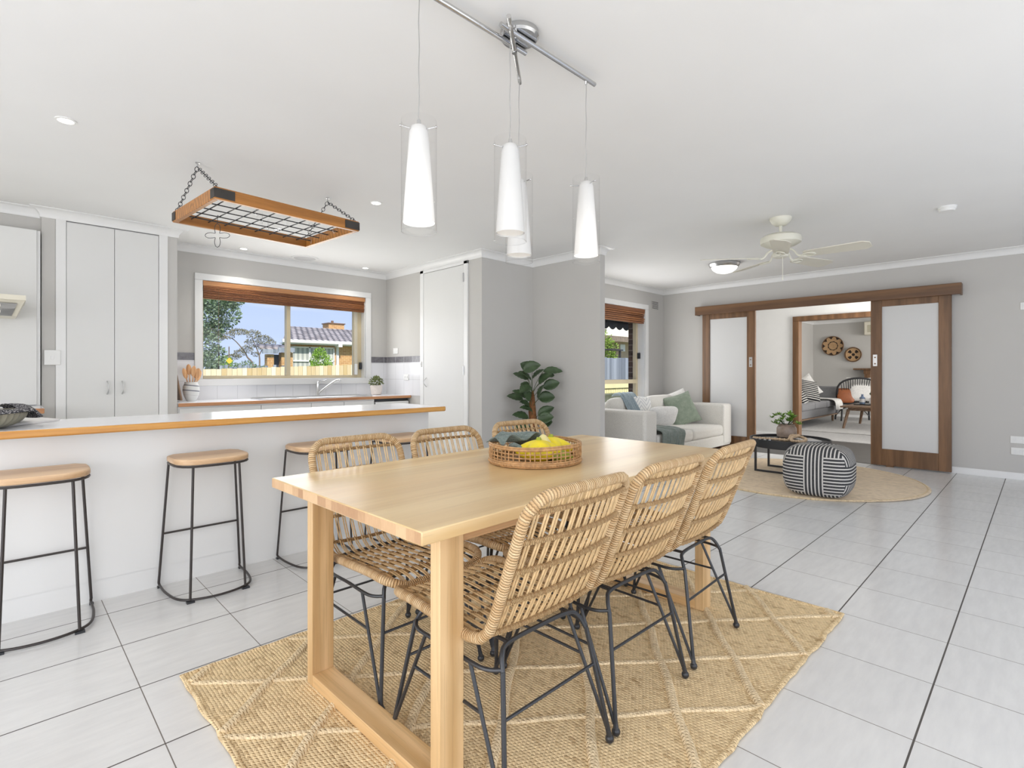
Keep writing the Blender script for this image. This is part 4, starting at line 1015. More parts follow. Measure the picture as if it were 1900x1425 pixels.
# star shaped wire hanger
pts = []
for k in range(48):
    a = 2 * PI * k / 48; r = .02 + .058 * abs(math.cos(2 * a)) ** 2.2; pts.append((r * math.sin(a) * 1.05, 0, -.125 + r * math.cos(a)))
t2 = thing('star_wire_trivet', 'star shaped wire ornament hanging from the left of pot rack', 'trivet', rloc(-.28, .13, .035), R(-44))
obj('star', MB().tube(pts, .0018, 6, closed=True), M['blk'], t2)
obj('hook', MB().tube(smooth_path([(0, 0, -.05), (0, 0, 0), (.004, 0, .008), (.008, 0, 0), (.006, 0, -.004)], 4), .0016, 6), M['blk'], t2)
hk = None
for i, (x, y) in enumerate([(-.2, -.264), (-.1, -.132), (0, .0), (.06, -.132), (.22, -.132), (.33, -.264), (.38, .132)]):
    lb = 'thin wire hook hanging from the black wire grid of the pot rack'
    if not hk:
        hk = obj('wire_hook', MB().tube(smooth_path([(0, 0, .006), (.008, 0, .002), (.004, 0, -.02), (0, 0, -.045), (.01, 0, -.06), (.02, 0, -.045)], 5), .0013, 5), M['steel']); o = hk
        tag(hk, lb, 'hook', 'wire hooks on the pot rack')
    else: o = hk.copy(); COL.objects.link(o)
    o.location = rloc(x, y, .04); o.rotation_euler = (0, 0, i * 1.3)

# ------------------------------------------------------------------ ceiling fittings
DL = [((0.244, 3.556), 'lit downlight in the ceiling at far left above the bar'), ((2.071, 3.605), 'lit downlight right of the pot rack'), ((1.837, 5.918), 'lit downlight left above the kitchen window'), ((3.266, 5.947), 'lit downlight near the corner above the kitchen window'), ((1.817, 4.893), 'lit downlight seen through the pot rack grid')]
for (x, y), lb in DL:
    d = thing('downlight', lb, 'ceiling light', (x, y, CE), group='recessed downlights')
    obj('ring', MB().lathe([(.045, 0), (.045, -.004), (.034, -.006), (.033, -.002)], n=28, cap0=False, cap1=False), M['white'], d)
    obj('lamp', MB().lathe([(.0, -.004), (.033, -.004), (.033, -.002), (0, -.002)], n=24), emis('downlight_glow', (1, .97, .9), 9), d)
t = thing('ceiling_speaker', 'round white flush ceiling grille above the kitchen window', 'vent', (2.494, 5.93, CE))
obj('rim', MB().lathe([(.15, 0), (.15, -.005), (.13, -.009), (.118, -.004)], n=40, cap0=False, cap1=False), M['trim'], t)
obj('grille', MB().lathe([(.118, -.004), (.0, -.005)], n=40, cap0=False), plain('pale_grille', c255(206, 206, 206), .7, 0, .05, 200), t)
t = thing('dome_ceiling_light', 'round lit dome ceiling light beyond the fan', 'ceiling light', (6.206, 2.68, CE))
obj('collar', MB().lathe([(.175, 0), (.18, -.012), (.165, -.04), (.15, -.05)], n=40, cap0=False, cap1=False), M['steel'], t)
obj('dome', MB().lathe([(.15, -.045), (.135, -.075), (.095, -.105), (.045, -.12), (0, -.123)], n=40), M['glow2'], t)
t = thing('smoke_detector', 'round white smoke detector on the ceiling right of the fan', 'smoke detector', (5.349, .532, CE))
obj('body', MB().lathe([(.058, 0), (.058, -.018), (.052, -.022), (.052, -.03), (.046, -.036), (0, -.038)], n=32), M['white'], t)
obj('base_plate', MB().lathe([(.062, 0), (.062, -.008), (.055, -.01)], n=32), M['trim'], t)
# ceiling fan
fx, fy = 4.73, 1.56
t = thing('ceiling_fan', 'cream five bladed ceiling fan with pull chain', 'ceiling fan', (fx, fy, CE))
obj('canopy', MB().lathe([(.085, 0), (.085, -.012), (.07, -.04), (.045, -.062), (0, -.068)], n=32), M['cream'], t)
obj('downrod', MB().cyl((0, 0, -.06), (0, 0, -.135), .013, n=12), M['cream'], t)
obj('motor_housing', MB().lathe([(0, -.13), (.05, -.132), (.12, -.145), (.155, -.165), (.16, -.185), (.155, -.215), (.12, -.235), (.06, -.245), (.05, -.25), (0, -.25)], n=40), M['cream'], t)
obj('switch_housing', MB().lathe([(.05, -.245), (.058, -.255), (.058, -.30), (.062, -.306), (.058, -.33), (.04, -.338), (0, -.34)], n=32), M['cream'], t)
obj('pull_chain', MB().cyl((-.015, -.02, -.33), (-.015, -.02, -.50), .0022, n=6).cyl((-.015, -.02, -.50), (-.015, -.02, -.53), .004, .005, 8), M['cream'], t)
for k in range(5):
    a = R(-90 + 72 * k); ca, sa = math.cos(a), math.sin(a)
    def Q(x, y, z, pitch=R(-12.5)): # x along blade, y across
        y2 = y * math.cos(pitch); z2 = z + y * math.sin(pitch); return (x * ca - y2 * sa, x * sa + y2 * ca, z2)
    zb = -.335
    out = [(.18, -.045), (.20, -.058), (.60, -.075), (.645, -.042), (.645, .042), (.60, .075), (.20, .058), (.18, .045)]
    vs = [Q(x, y, zb) for x, y in out] + [Q(x, y, zb + .006) for x, y in out]; n = len(out)
    b = obj('blade', MB().add(vs, [tuple(range(n - 1, -1, -1)), tuple(range(n, 2 * n))] + [(i, (i + 1) % n, n + (i + 1) % n, n + i) for i in range(n)], smooth=False), M['blade'], t)
    m = MB().tube(smooth_path([Q(.05, 0, -.262, 0), Q(.10, 0, -.29, 0), Q(.14, 0, zb - .003, 0), Q(.19, 0, zb - .006, 0)], 5), .008, 8)
    m.tube([Q(.215 + .05 * math.cos(u), .032 * math.sin(u), zb - .006) for u in [2 * PI * i / 16 for i in range(16)]], .006, 6, closed=True)
    m.tube([Q(.17, 0, zb - .006), Q(.26, 0, zb - .006)], .005, 6)
    obj('blade_bracket', m, M['cream'], b)

# ------------------------------------------------------------------ corner plant
px_, py_ = 4.17, 3.93
t = thing('rubber_plant', 'broad leaved artificial plant in the corner behind the table', 'plant', (px_, py_, 0))
obj('pot', MB().lathe([(.11, 0), (.13, .02), (.155, .26), (.16, .28), (.145, .28), (.14, .25), (0, .25)]), M['ceramic'], t)
obj('soil', MB().lathe([(0, .255), (.139, .255)], n=24), M['soil'], t)
m = MB().tube(smooth_path([(0, 0, .24), (.015, -.02, .45), (.0, 0, .7), (.01, 0, .92)], 5), [.05, .05, .049, .048, .047, .046, .046, .045, .044, .043, .042, .038, .032, .025, .016, .006], 10)
obj('trunk', m, M['trunk'], t)
rl = random.Random(11)
def leafmesh(base, tip, w, droop=.12, tw=0):
    b, e = Vector(base), Vector(tip); d = e - b; L = d.length; u = d.normalized()
    side = u.cross(Vector((0, 0, 1))); side = side.normalized() if side.length > .1 else Vector((1, 0, 0))
    side = (Matrix.Rotation(tw, 3, u) @ side); nr = side.cross(u)
    def f(a, v):
        s = v; hw_ = w * math.sin(PI * min(1, s ** .8)) ** .75 * (1 if s < .97 else .3); x = (a - .5) * 2
        c = b + u * (L * s) + Vector((0, 0, -droop * L * (s ** 2) + droop * L * s))
        return tuple(c + side * (x * hw_) + nr * (-abs(x) * hw_ * -.35 + .004 * math.sin(s * 30) * abs(x)))
    return MB().grid(f, 7, 14)
# leaves listed as (right, up, toward camera) offsets in metres round the trunk
LV = [((-.10, 1.14, .05), (.09, 1.20, .10), .045, .5), ((0, 1.13, 0), (-.13, 1.22, .0), .045, -.4), ((-.01, 1.03, .03), (-.15, 1.13, .08), .04, .6), ((-.04, 1.04, 0), (-.21, 1.11, -.04), .03, .2),
      ((.0, 1.05, .02), (.13, 1.15, .06), .035, -.5), ((.12, 1.13, 0), (.34, 1.13, -.03), .03, .2), ((.07, .99, .09), (.21, 1.10, .12), .055, -.5), ((.17, 1.08, -.06), (.25, 1.09, -.08), .025, 0),
      ((.12, .95, .05), (.30, 1.01, .03), .04, .5), ((-.03, .97, -.04), (-.13, .99, -.08), .025, .1), ((-.01, .96, .06), (-.14, .90, .10), .05, .5), ((.06, .83, .12), (.12, .985, .16), .05, -.3),
      ((-.06, .84, .05), (-.22, .92, .05), .035, .4), ((-.02, .83, .08), (-.10, .89, .12), .04, -.5), ((-.10, .82, .0), (-.28, .86, -.02), .035, .2), ((.07, .83, .04), (.25, .85, .02), .045, .4),
      ((-.03, .76, .04), (-.14, .80, .08), .03, .3), ((.0, .70, .08), (-.14, .74, .13), .035, .6), ((.06, .65, .05), (.24, .74, .03), .035, .3), ((.06, .60, .06), (.23, .64, .10), .045, .5), ((.08, .56, .0), (.22, .58, .04), .05, .6),
      ((-.04, .62, .06), (-.22, .66, .08), .04, .4), ((-.02, .52, .05), (-.2, .5, .1), .045, .4)]
cam_r = Vector((.7135, -.7007, 0)); cam_b = Vector((-.7007, -.7135, 0))
for i, (b, e, w, tw) in enumerate(LV):
    def W3(q): return cam_r * q[0] + cam_b * q[2] + Vector((0, 0, q[1]))
    lf = obj('leaf', leafmesh(W3(b), W3(e), w * 1.6, .12, tw * .6 + (.85 if e[0] > b[0] else -.85)), M['leaf'], t, solid=.0015)
    st_ = Vector((0, 0, min(W3(b).z - .12, .9)))
    obj('leaf_stalk', MB().tube(smooth_path([st_, (st_ + W3(b)) / 2 + Vector((0, 0, .02)), W3(b)], 4), .0028, 5), plain('green_stalk', c255(78, 88, 52), .5), lf)

# ------------------------------------------------------------------ living room
t = thing('round_rug', 'large round woven jute rug under the coffee table and pouf', 'rug', (6.12, 1.84, 0))
obj('weave', MB().lathe([(1.10, 0), (1.115, .006), (1.10, .013), (0, .013)], n=96), M['jute2'], t)
obj('border', MB().tube(ring(1.11, .008, 96, sx=1), .009, 6, closed=True), M['jutecord'], t)
# pouf
t = thing('striped_pouf', 'black and white striped square pouf on the round jute rug', 'pouf', (5.33, 1.43, .013), R(-85))
def pf(u, v):
    a = 2 * PI * u; ph = PI * v; ce, se = math.cos(a), math.sin(a)
    k = (abs(ce) ** 4.2 + abs(se) ** 4.2) ** (-1 / 4.2)
    sr = abs(math.sin(ph)) ** .42; cz = math.copysign(abs(math.cos(ph)) ** .66, -math.cos(ph))
    rr = .268 * (.4 + .6 * 1) * k * sr; return (rr * ce * 1.02, rr * se, .226 + .225 * cz)
obj('cover', MB().grid(pf, 64, 32, True), M['pouf'], t, angle=80)
# coffee table
t = thing('coffee_table', 'round black tray coffee table with square hoop legs', 'coffee table', (6.28, 1.98, .013))
obj('tray', MB().lathe([(0, .286), (.395, .286), (.40, .292), (.405, .372), (.40, .376), (.395, .372), (.392, .352), (0, .352)], n=64), M['blk'], t, angle=30)
for sx_ in (-1, 1):
    x = sx_ * .20; m = MB()
    m.box(x - .01, x + .01, -.30, -.28, 0, .286).box(x - .01, x + .01, .28, .30, 0, .286).box(x - .01, x + .01, -.28, .28, 0, .02)
    obj('leg_hoop', m, M['blk'], t)
t2 = thing('succulent_pot', 'bright green plant in a brown glazed pot on the coffee table', 'plant', (6.50, 2.08, .366))
obj('pot', MB().lathe([(.085, 0), (.10, .01), (.106, .05), (.104, .11), (.09, .135), (.084, .14), (.09, .155), (.078, .155), (.076, .13), (0, .13)]), M['terracotta'], t2)
m = MB(); rg = random.Random(5)
for k in range(26):
    a = rg.uniform(0, 2 * PI); r = rg.uniform(.03, .15); c = Vector((r * math.cos(a), r * math.sin(a), .15 + rg.uniform(0, .13)))
    for j in range(13):
        b = 2 * PI * j / 13 * 2.4; e = rg.uniform(.1, .9); d = Vector((math.cos(b) * math.cos(e), math.sin(b) * math.cos(e), math.sin(e))); s = d.cross(Vector((0, 0, 1))).normalized(); l = .055
        m.add([c, c + d * l * .5 + s * .009, c + d * l, c + d * l * .5 - s * .009], [(0, 1, 2, 3)], smooth=False)
obj('foliage', m, M['succ'], t2)
m = MB()
for k in range(15): a = rg.uniform(0, 2 * PI); m.cyl((0, 0, .12), (.08 * math.cos(a), .08 * math.sin(a), .2), .003, n=5)
obj('stem', m, M['leaf'], t2)
bd = thing('bead_garland', 'string of pale wooden beads draped on the coffee table tray', 'garland', (6.21, 2.0, .366), R(-44.5))
m = MB(); pts = smooth_path([(-.26, .13, .014), (-.18, .06, .014), (-.08, -.0, .014), (.0, -.06, .014), (.05, .0, .04), (.08, .03, .05), (.12, -.04, .05), (.14, -.13, .03), (.08, -.19, .015), (.0, -.14, .015), (.03, -.08, .04), (.1, -.06, .06)], 5)
for i, p in enumerate(pts): m.ball((p.x * 1.1, p.y, p.z), .0165 + .002 * math.sin(i * 3), 8, 6)
obj('bead_string', m, M['bead'], bd)
mg = obj('magazine', MB().box(-.13, .13, -.09, .09, 0, .008), M['ceramic']); mg.location = (6.43, 1.84, .366); mg.rotation_euler = (0, 0, .7)
tag(mg, 'white covered magazine lying on the coffee table tray under the beads', 'magazine')
mg = obj('striped_book', MB().box(-.11, .11, -.08, .08, 0, .01), stripes('striped_cover', .05, .5, c255(200, 200, 200), c255(40, 40, 44), 1)); mg.location = (6.17, 2.2, .366); mg.rotation_euler = (0, 0, .2)
tag(mg, 'dark and pale striped book at the back left of the tray', 'book')

# sofa
def cushion(w, h, d, p=3.0, n=20, pinch=.0):
    """soft cushion, full sizes w x h x d (thickness d along z)"""
    def f(u, v):
        a = 2 * PI * u; ph = PI * v; ce, se = math.cos(a), math.sin(a); q = 5.0
        k = (abs(ce) ** q + abs(se) ** q) ** (-1 / q); r = abs(math.sin(ph)) ** (2 / p)
        return (w / 2 * k * r * ce, h / 2 * k * r * se, -d / 2 * math.copysign(abs(math.cos(ph)) ** 1.0, math.cos(ph)))
    return MB().grid(f, 48, n, True)
def pillow(w, t_=.13):
    def f(u, v):
        x = -1 + 2 * u; y = -1 + 2 * v; e = (1 - x ** 4) * (1 - y ** 4); c = 1 - .07 * (1 - abs(x) ** 2) * abs(y) - .0
        c2 = 1 - .07 * (1 - abs(y) ** 2) * abs(x)
        return (x * w / 2 * c2, y * w / 2 * c, t_ / 2 * max(0, e) ** .55)
    m = MB().grid(f, 18, 18); m2 = MB().grid(lambda u, v: (f(u, v)[0], f(u, v)[1], -f(u, v)[2]), 18, 18)
    n = len(m.v); m.v += m2.v; m.f += [[a + n for a in reversed(q)] for q in m2.f]; m.uv += m2.uv; m.sm += m2.sm
    return m
SX0, SX1, SY0, SY1 = 5.12, 7.43, 3.10, 4.12
t = thing('sofa', 'light grey linen two seat sofa below the living room window', 'sofa', ((SX0 + SX1) / 2, (SY0 + SY1) / 2, 0))
part('base', MB().box(SX0 + .02, SX1 - .02, SY0 + .01, SY1 - .02, .10, .25), M['sofa'], t, bevel=.02, seg=3)
part('arm', MB().box(SX0, SX0 + .27, SY0, SY1 - .1, .11, .675), M['sofa'], t, bevel=.035, seg=4)
part('arm', MB().box(SX1 - .27, SX1, SY0, SY1 - .1, .11, .68), M['sofa'], t, bevel=.035, seg=4)
part('back', MB().box(SX0 + .02, SX1 - .02, SY1 - .18, SY1, .11, .72), M['sofa'], t, bevel=.04, seg=4)
xm = (SX0 + SX1) / 2
for a, b in ((SX0 + .27, xm), (xm, SX1 - .27)):
    o = part('seat_cushion', MB().box(a + .005, b - .005, SY0 - .005, SY1 - .2, .25, .395), M['sofa'], t, bevel=.045, seg=4)
    m = cushion((b - a) - .02, .46, .19, 3.2); m.v = [(x + (a + b) / 2, SY1 - .27 + z * .96 - y * .16 + .0, y * .98 + z * .16 + .575) for x, y, z in m.v]
    part('back_cushion', m, M['sofa'], t, angle=80)
m = MB()
for x in (SX0 + .12, SX1 - .12):
    for y in (SY0 + .1, SY1 - .1): m = MB().cyl((x, y, .1), (x, y, 0), .022, .016, 10); part('leg', m, M['mid'], t)
def place(o, loc, rot): o.location = loc; o.rotation_euler = tuple(R(a) for a in rot)
o = tag(obj('cushion', pillow(.46), M['patt'], angle=80), 'white cushion with raised zigzag pattern on the left of the sofa', 'cushion', 'sofa cushions'); place(o, (6.02, 3.74, .60), (72, 8, -18))
o = tag(obj('cushion', pillow(.46), M['green'], angle=80), 'sage green square cushion leaning on the right of the sofa', 'cushion', 'sofa cushions'); place(o, (6.86, 3.57, .60), (66, -14, -28))
o = tag(obj('cushion', pillow(.44), M['cwhite'], angle=80), 'white cushion tucked behind the sage green one', 'cushion', 'sofa cushions'); place(o, (7.02, 3.73, .63), (70, -18, -34))
t = thing('pompom_cushion', 'white oblong cushion with pompom trim lying on the sofa seat', 'cushion', (6.15, 3.47, .52)); t.rotation_euler = (0, 0, R(-20))
m = cushion(.46, .30, .17, 2.4); m.v = [(x, z * .8 - y * .35, y * .85 + z * .3 + .03) for x, y, z in m.v]
obj('cover', m, M['cwhite'], t, angle=80)
m = MB()
for k in range(16): m.ball((-.2 + .027 * k, -.03 + .05 * math.sin(k * .5) + .07, -.105), .02, 7, 5)
obj('pompom_trim', m, M['cwhite'], t)
def throwf(x0, x1, path, wob=.015, ph=0):
    P = smooth_path(path, 6)
    def f(u, v):
        i = v * (len(P) - 1); k = int(min(i, len(P) - 2)); p = P[k].lerp(P[k + 1], i - k)
        w = wob * math.sin(u * 22 + v * 5 + ph) + wob * .6 * math.sin(u * 37 + ph)
        return (x0 + (x1 - x0) * u + .04 * math.sin(v * 5 + ph), p.x - abs(w) - .004, p.y + (w * .5 if .2 < v < .6 else 0) + .006)
    return MB().grid(f, 30, 30)
o = tag(obj('throw_blanket', throwf(5.41, 5.93, [(3.55, .445, 0), (3.3, .44, 0), (3.12, .43, 0), (3.055, .38, 0), (3.05, .25, 0), (3.055, .13, 0)]), M['throw'], solid=.008), 'slate green throw folded over the front of the sofa seat', 'blanket')
o = tag(obj('throw_blanket', throwf(5.72, 6.05, [(4.0, .80, 0), (3.90, .845, 0), (3.80, .81, 0), (3.72, .66, 0), (3.66, .52, 0)], .01, 2), M['throwb'], solid=.008), 'blue grey throw over the back cushion at the left of sofa', 'blanket')

# ------------------------------------------------------------------ lounge beyond
def basketdisc(name, label, loc, r, seed):
    t = thing(name, label, 'wall basket', loc, group='woven wall baskets')
    n = NT('coiled_basket_pattern_%d' % seed); n.set(Roughness=.85)
    sp = n.n('ShaderNodeSeparateXYZ'); n.l(n.co(), sp.inputs[0]); y, z = sp.outputs[1], sp.outputs[2]
    rad = n.math('SQRT', n.math('ADD', n.math('MULTIPLY', y, y), n.math('MULTIPLY', z, z))); rn = n.math('DIVIDE', rad, r)
    an = n.math('ARCTAN2', z, y)
    pet = n.math('ABSOLUTE', n.math('SINE', n.math('MULTIPLY', an, 4.5 if seed == 1 else 2.0)))
    if seed == 1:
        k = n.math('GREATER_THAN', rn, n.math('ADD', .70, n.math('MULTIPLY', pet, .27)))
        k2 = n.math('MULTIPLY', n.math('GREATER_THAN', rn, .40), n.math('LESS_THAN', rn, n.math('ADD', .45, n.math('MULTIPLY', pet, .05))))
    else:
        k = n.math('MULTIPLY', n.math('GREATER_THAN', pet, .8), n.math('MULTIPLY', n.math('GREATER_THAN', rn, .35), n.math('LESS_THAN', rn, .75)))
        k2 = n.math('ADD', n.math('LESS_THAN', rn, .2), n.math('GREATER_THAN', rn, .9))
    n.base(n.mix(n.math('MINIMUM', n.math('ADD', k, k2), 1.0), n.ramp(n.noise(n.co(), 50), [(.3, c255(176, 140, 100)), (.7, c255(200, 166, 126))]), c255(44, 34, 30)))
    n.bump(n.math('SINE', n.math('MULTIPLY', rad, 400)), .5, .004)
    def f(u, v): a = 2 * PI * u; rr = r * max(v, .001); return (-.02 - .04 * v * v, rr * math.cos(a), rr * math.sin(a))
    obj('bowl', MB().grid(f, 48, 12, True), n.m, t, solid=.008)
    obj('rim', MB().tube([(-.06, r * math.cos(2 * PI * k / 48), r * math.sin(2 * PI * k / 48)) for k in range(48)], .01, 6, closed=True), M['brown'], t)
basketdisc('wall_basket', 'larger woven wall basket with dark petal rim, left of the pair', (15.06, 3.72, 1.79), .235, 1)
basketdisc('wall_basket', 'smaller woven wall basket with dark centre, right of the pair', (15.06, 3.28, 1.56), .175, 2)
t = thing('air_conditioner', 'cream wall air conditioner partly hidden by the right sliding door', 'air conditioner', (15.0, 2.65, 2.185))
obj('body', MB().box(-.16, .055, -.4, .37, -.17, .16), M['creamhood'], t, bevel=.02)
m = MB()
for i in range(5): m.box(-.165, -.158, -.36, .3, -.10 + i * .035, -.07 + i * .035)
obj('louvre', m, plain('beige_louvre', c255(190, 184, 160), .5), t)
t = thing('mantel_shelf', 'dark carved timber shelf bracket on the lounge wall', 'shelf', (15.0, 2.9, 1.18))
obj('shelf_board', MB().box(-.18, .06, -.8, .34, 0, .04), M['brown'], t, bevel=.006)
obj('bracket', MB().box(-.14, .06, .0, .13, -.10, 0).box(-.11, .06, .01, .12, -.26, -.10).add([(-.09, .015, -.26), (-.09, .115, -.26), (.06, .115, -.26), (.06, .015, -.26), (-.02, .05, -.36), (-.02, .08, -.36), (.04, .08, -.36), (.04, .05, -.36)], [(0, 1, 5, 4), (1, 2, 6, 5), (2, 3, 7, 6), (3, 0, 4, 7), (4, 5, 6, 7)], smooth=False), M['brown'], t)
# lounge rug
tag(obj('lounge_rug', MB().box(10.9, 14.2, .4, 3.3, .012, .024), M['loungerug']), 'pale grey rug on the lounge carpet beyond the doorway', 'rug')
# grey sofa (faces -y, against the left wall of lounge)
t = thing('grey_sofa', 'dark grey sofa against the lounge wall beyond the doorway', 'sofa', (12.6, 3.66, .012))
gx0, gx1, gy0, gy1 = 10.95, 13.75, 3.28, 4.14
part('base', MB().box(gx0 + .05, gx1 - .05, gy0 + .03, gy1 - .02, .19, .36), M['sofadk'], t, bevel=.02)
part('arm', MB().box(gx0, gx0 + .16, gy0, gy1 - .05, .19, .80), M['sofadk'], t, bevel=.03)
part('arm', MB().box(gx1 - .16, gx1, gy0, gy1 - .05, .19, .80), M['sofadk'], t, bevel=.03)
part('back', MB().box(gx0 + .05, gx1 - .05, gy1 - .18, gy1, .19, .86), M['sofadk'], t, bevel=.03)
for k in range(3):
    a = gx0 + .17 + (gx1 - gx0 - .34) / 3 * k; b = a + (gx1 - gx0 - .34) / 3
    part('seat_cushion', MB().box(a + .004, b - .004, gy0 - .01, gy1 - .2, .36, .50), M['sofadk'], t, bevel=.03, seg=3)
for x in (gx0 + .12, gx1 - .12):
    for y in (gy0 + .1, gy1 - .12): part('leg', MB().cyl((x, y, .19), (x, y, .012), .03, .022, 8), M['mid'], t)
part('plinth_rail', MB().box(gx0 + .05, gx1 - .05, gy0 + .02, gy0 + .05, .165, .192), M['mid'], t)
for mt, lb, lc, rt in (('striped', 'black and white striped cushion at the front of the grey sofa', (12.35, 3.50, .73), (68, 10, -30)), ('cwhite', 'white cushion behind the striped one on grey sofa', (12.72, 3.66, .78), (70, -28, -40)), ('cwhite', 'white cushion at the far left of the grey sofa', (11.85, 3.75, .78), (72, 20, -10)), ('striped', 'striped cushion low at the left arm of grey sofa', (11.75, 3.5, .66), (60, 0, 10))):
    o = tag(obj('cushion', pillow(.5), M[mt], angle=80), lb, 'cushion', 'cushions on the grey sofa'); place(o, lc, rt)
o = tag(obj('throw_blanket', throwf(13.0, 13.5, [(3.95, .55, 0), (3.6, .525, 0), (3.25, .52, 0), (3.17, .45, 0), (3.16, .3, 0)], .015, 1), M['cwhite'], solid=.01), 'white knitted throw over the front of grey sofa', 'blanket')
# black rattan armchair
t = thing('rattan_armchair', 'black rattan armchair with slatted round back in the lounge', 'chair', (13.95, 3.0, .012), R(115))
m = MB(); bk = []
for k in range(13): a = PI * k / 12; bk.append((.42 * math.cos(a), .25 + .06 * math.sin(a), .62 + .36 * math.sin(a) ** .6))
obj('back_rim', MB().tube([(.38, .05, .42)] + bk + [(-.38, .05, .42)], .022, 8), M['black'], t)
for k in range(16): x = -.34 + .68 * k / 15; m.tube([(x * .8, .2, .42), (x, .27, .62 + .34 * max(.05, 1 - (x / .42) ** 2) ** .4)], .008, 5)
obj('back_slats', m, M['black'], t)
for s in (-1, 1):
    obj('arm', MB().tube(smooth_path([(s * .40, .25, .68), (s * .42, .0, .62), (s * .40, -.28, .60), (s * .36, -.3, .42)], 4), .02, 8), M['black'], t)
    obj('leg', MB().cyl((s * .32, -.28, .42), (s * .34, -.3, 0), .02, n=8), M['black'], t); obj('leg', MB().cyl((s * .3, .22, .42), (s * .34, .3, 0), .02, n=8), M['black'], t)
    obj('brace', MB().tube(smooth_path([(s * .33, -.28, .1), (s * .2, -.3, .25), (0, -.3, .32)], 4), .012, 6), M['black'], t)
obj('seat', MB().box(-.36, .36, -.3, .24, .38, .44), M['black'], t, bevel=.02)
o = tag(obj('cushion', pillow(.55, .16), M['cwhite'], angle=80), 'large white cushion on the black rattan armchair', 'cushion'); place(o, (13.8, 2.86, .74), (78, 0, -65))
o = tag(obj('leather_cushion', cushion(.34, .34, .09, 2.2), M['tan'], angle=80), 'round tan leather cushion in front of the white armchair cushion', 'cushion'); place(o, (13.62, 3.12, .60), (75, 0, -65))
# lounge coffee table
t = thing('side_table', 'walnut coffee table with splayed legs in the lounge', 'coffee table', (12.45, 2.32, .024))
obj('table_top', MB().box(-.7, .7, -.6, .47, .41, .44), M['mid'], t, bevel=.006)
obj('apron', MB().box(-.58, .58, -.5, .36, .35, .41), M['mid'], t)
for sx_, sy in ((-1, -1), (-1, 1), (1, -1), (1, 1)):
    obj('leg', MB().cyl((sx_ * .58, sy * .40 - .05, .37), (sx_ * .66, sy * .47 - .05, 0), .032, .022, 10), M['mid'], t)
tag(obj('serving_tray', MB().box(12.3, 12.8, 1.9, 2.68, .465, .485), M['blk'], bevel=.005), 'low black tray on the walnut table', 'tray')
t = thing('reed_bottle', 'small blue white bottle at the left of the black tray', 'bottle', (12.5, 2.57, .486))
obj('bottle', MB().lathe([(.045, 0), (.05, .01), (.05, .12), (.02, .15), (.02, .19), (0, .19)], n=16), M['bluebot'], t)
obj('bottle_label', MB().lathe([(.0508, .03), (.0508, .1)], n=16, cap0=False, cap1=False), M['ceramic'], t)
t = thing('planter_box', 'white planter with dark green plant on the black tray', 'plant', (12.55, 2.3, .486))
obj('pot', MB().box(-.09, .09, -.15, .15, 0, .12), M['ceramic'], t, bevel=.008)
m = MB(); leafy(m, (0, 0, .17), .14, 160, .05, (1, 1, .5)); obj('foliage', m, M['leaf'], t)

# ------------------------------------------------------------------ outside
struct('ground_outside', MB().box(-60, 120, 6.5, 140, -.45, -.35).box(4.7, 60, 4.6, 6.5, -.45, -.35), M['grass'])
# pale paling fence facing the kitchen window
t = thing('paling_fence', 'pale timber paling fence outside the kitchen window', 'fence', (5, 12, -.35))
m = MB(); rf = random.Random(2); x = -1.0
while x < 8.2:
    z = 1.18 + (x - 2.95) * .0398 + rf.uniform(-.008, .008); m.box(x, x + .094, 12.0, 12.02, -.35, z); x += .1
part('palings', m, M['fence'], t)
part('fence_rail', MB().box(-1, 8.2, 12.02, 12.07, .1, .17).box(-1, 8.2, 12.02, 12.07, .85, .92), M['fence'], t)
t = thing('old_fence', 'ragged weathered grey paling fence behind the pale fence', 'fence', (5, 16, -.35))
m = MB(); x = 4.35
while x < 6.35:
    m.box(x, x + .085, 16.0, 16.02, -.35, 1.31 + rf.uniform(-.05, .04)); x += .12
part('palings', m, M['fencegrey'], t); part('fence_rail', MB().box(4.35, 6.4, 16.02, 16.06, .8, 1.1), M['fencegrey'], t)
# neighbour's house
t = thing('brick_house', 'single storey tan brick house with tiled roof outside the kitchen window', 'house', (16, 27, -.35))
hx0, hx1, hy = 9.72, 24, 25.0
part('wall', MB().prism([(hx0, hy), (hx1, hy), (hx1, hy + 7), (hx0 + 2.7, hy + 7)], -.35, 2.45), M['brick'], t)
eo = .4
m = MB().add([(hx0 - eo, hy - eo, 2.62), (hx1 + eo, hy - eo, 2.62), (hx1 + eo, hy + 7.5, 2.62), (hx0 + 2.5, hy + 7.5, 2.62), (hx0 + 1.35, hy + 3.5, 3.62), (hx1 - 1.9, hy + 3.5, 3.62)], [(0, 1, 5, 4), (1, 2, 5), (2, 3, 4, 5), (3, 0, 4), (3, 2, 1, 0)], smooth=False)
part('roof', m, M['roof'], t)
part('gutter', MB().box(hx0 - eo - .05, hx1 + eo, hy - eo - .1, hy - eo, 2.52, 2.66).box(hx0 - eo, hx1 + eo, hy - eo, hy, 2.46, 2.52), M['white'], t)
part('chimney', MB().box(13.55, 14.5, hy + 3.9, hy + 4.7, 3.2, 3.98), M['brick'], t)
part('chimney_cap', MB().box(13.5, 14.55, hy + 3.85, hy + 4.75, 3.94, 4.0).cyl((13.95, hy + 4.3, 4.0), (13.95, hy + 4.3, 4.16), .08, n=8), M['mid'], t)
part('window', MB().box(9.9, 12.0, hy - .04, hy + .02, .2, 2.32), M['curtain'], t)
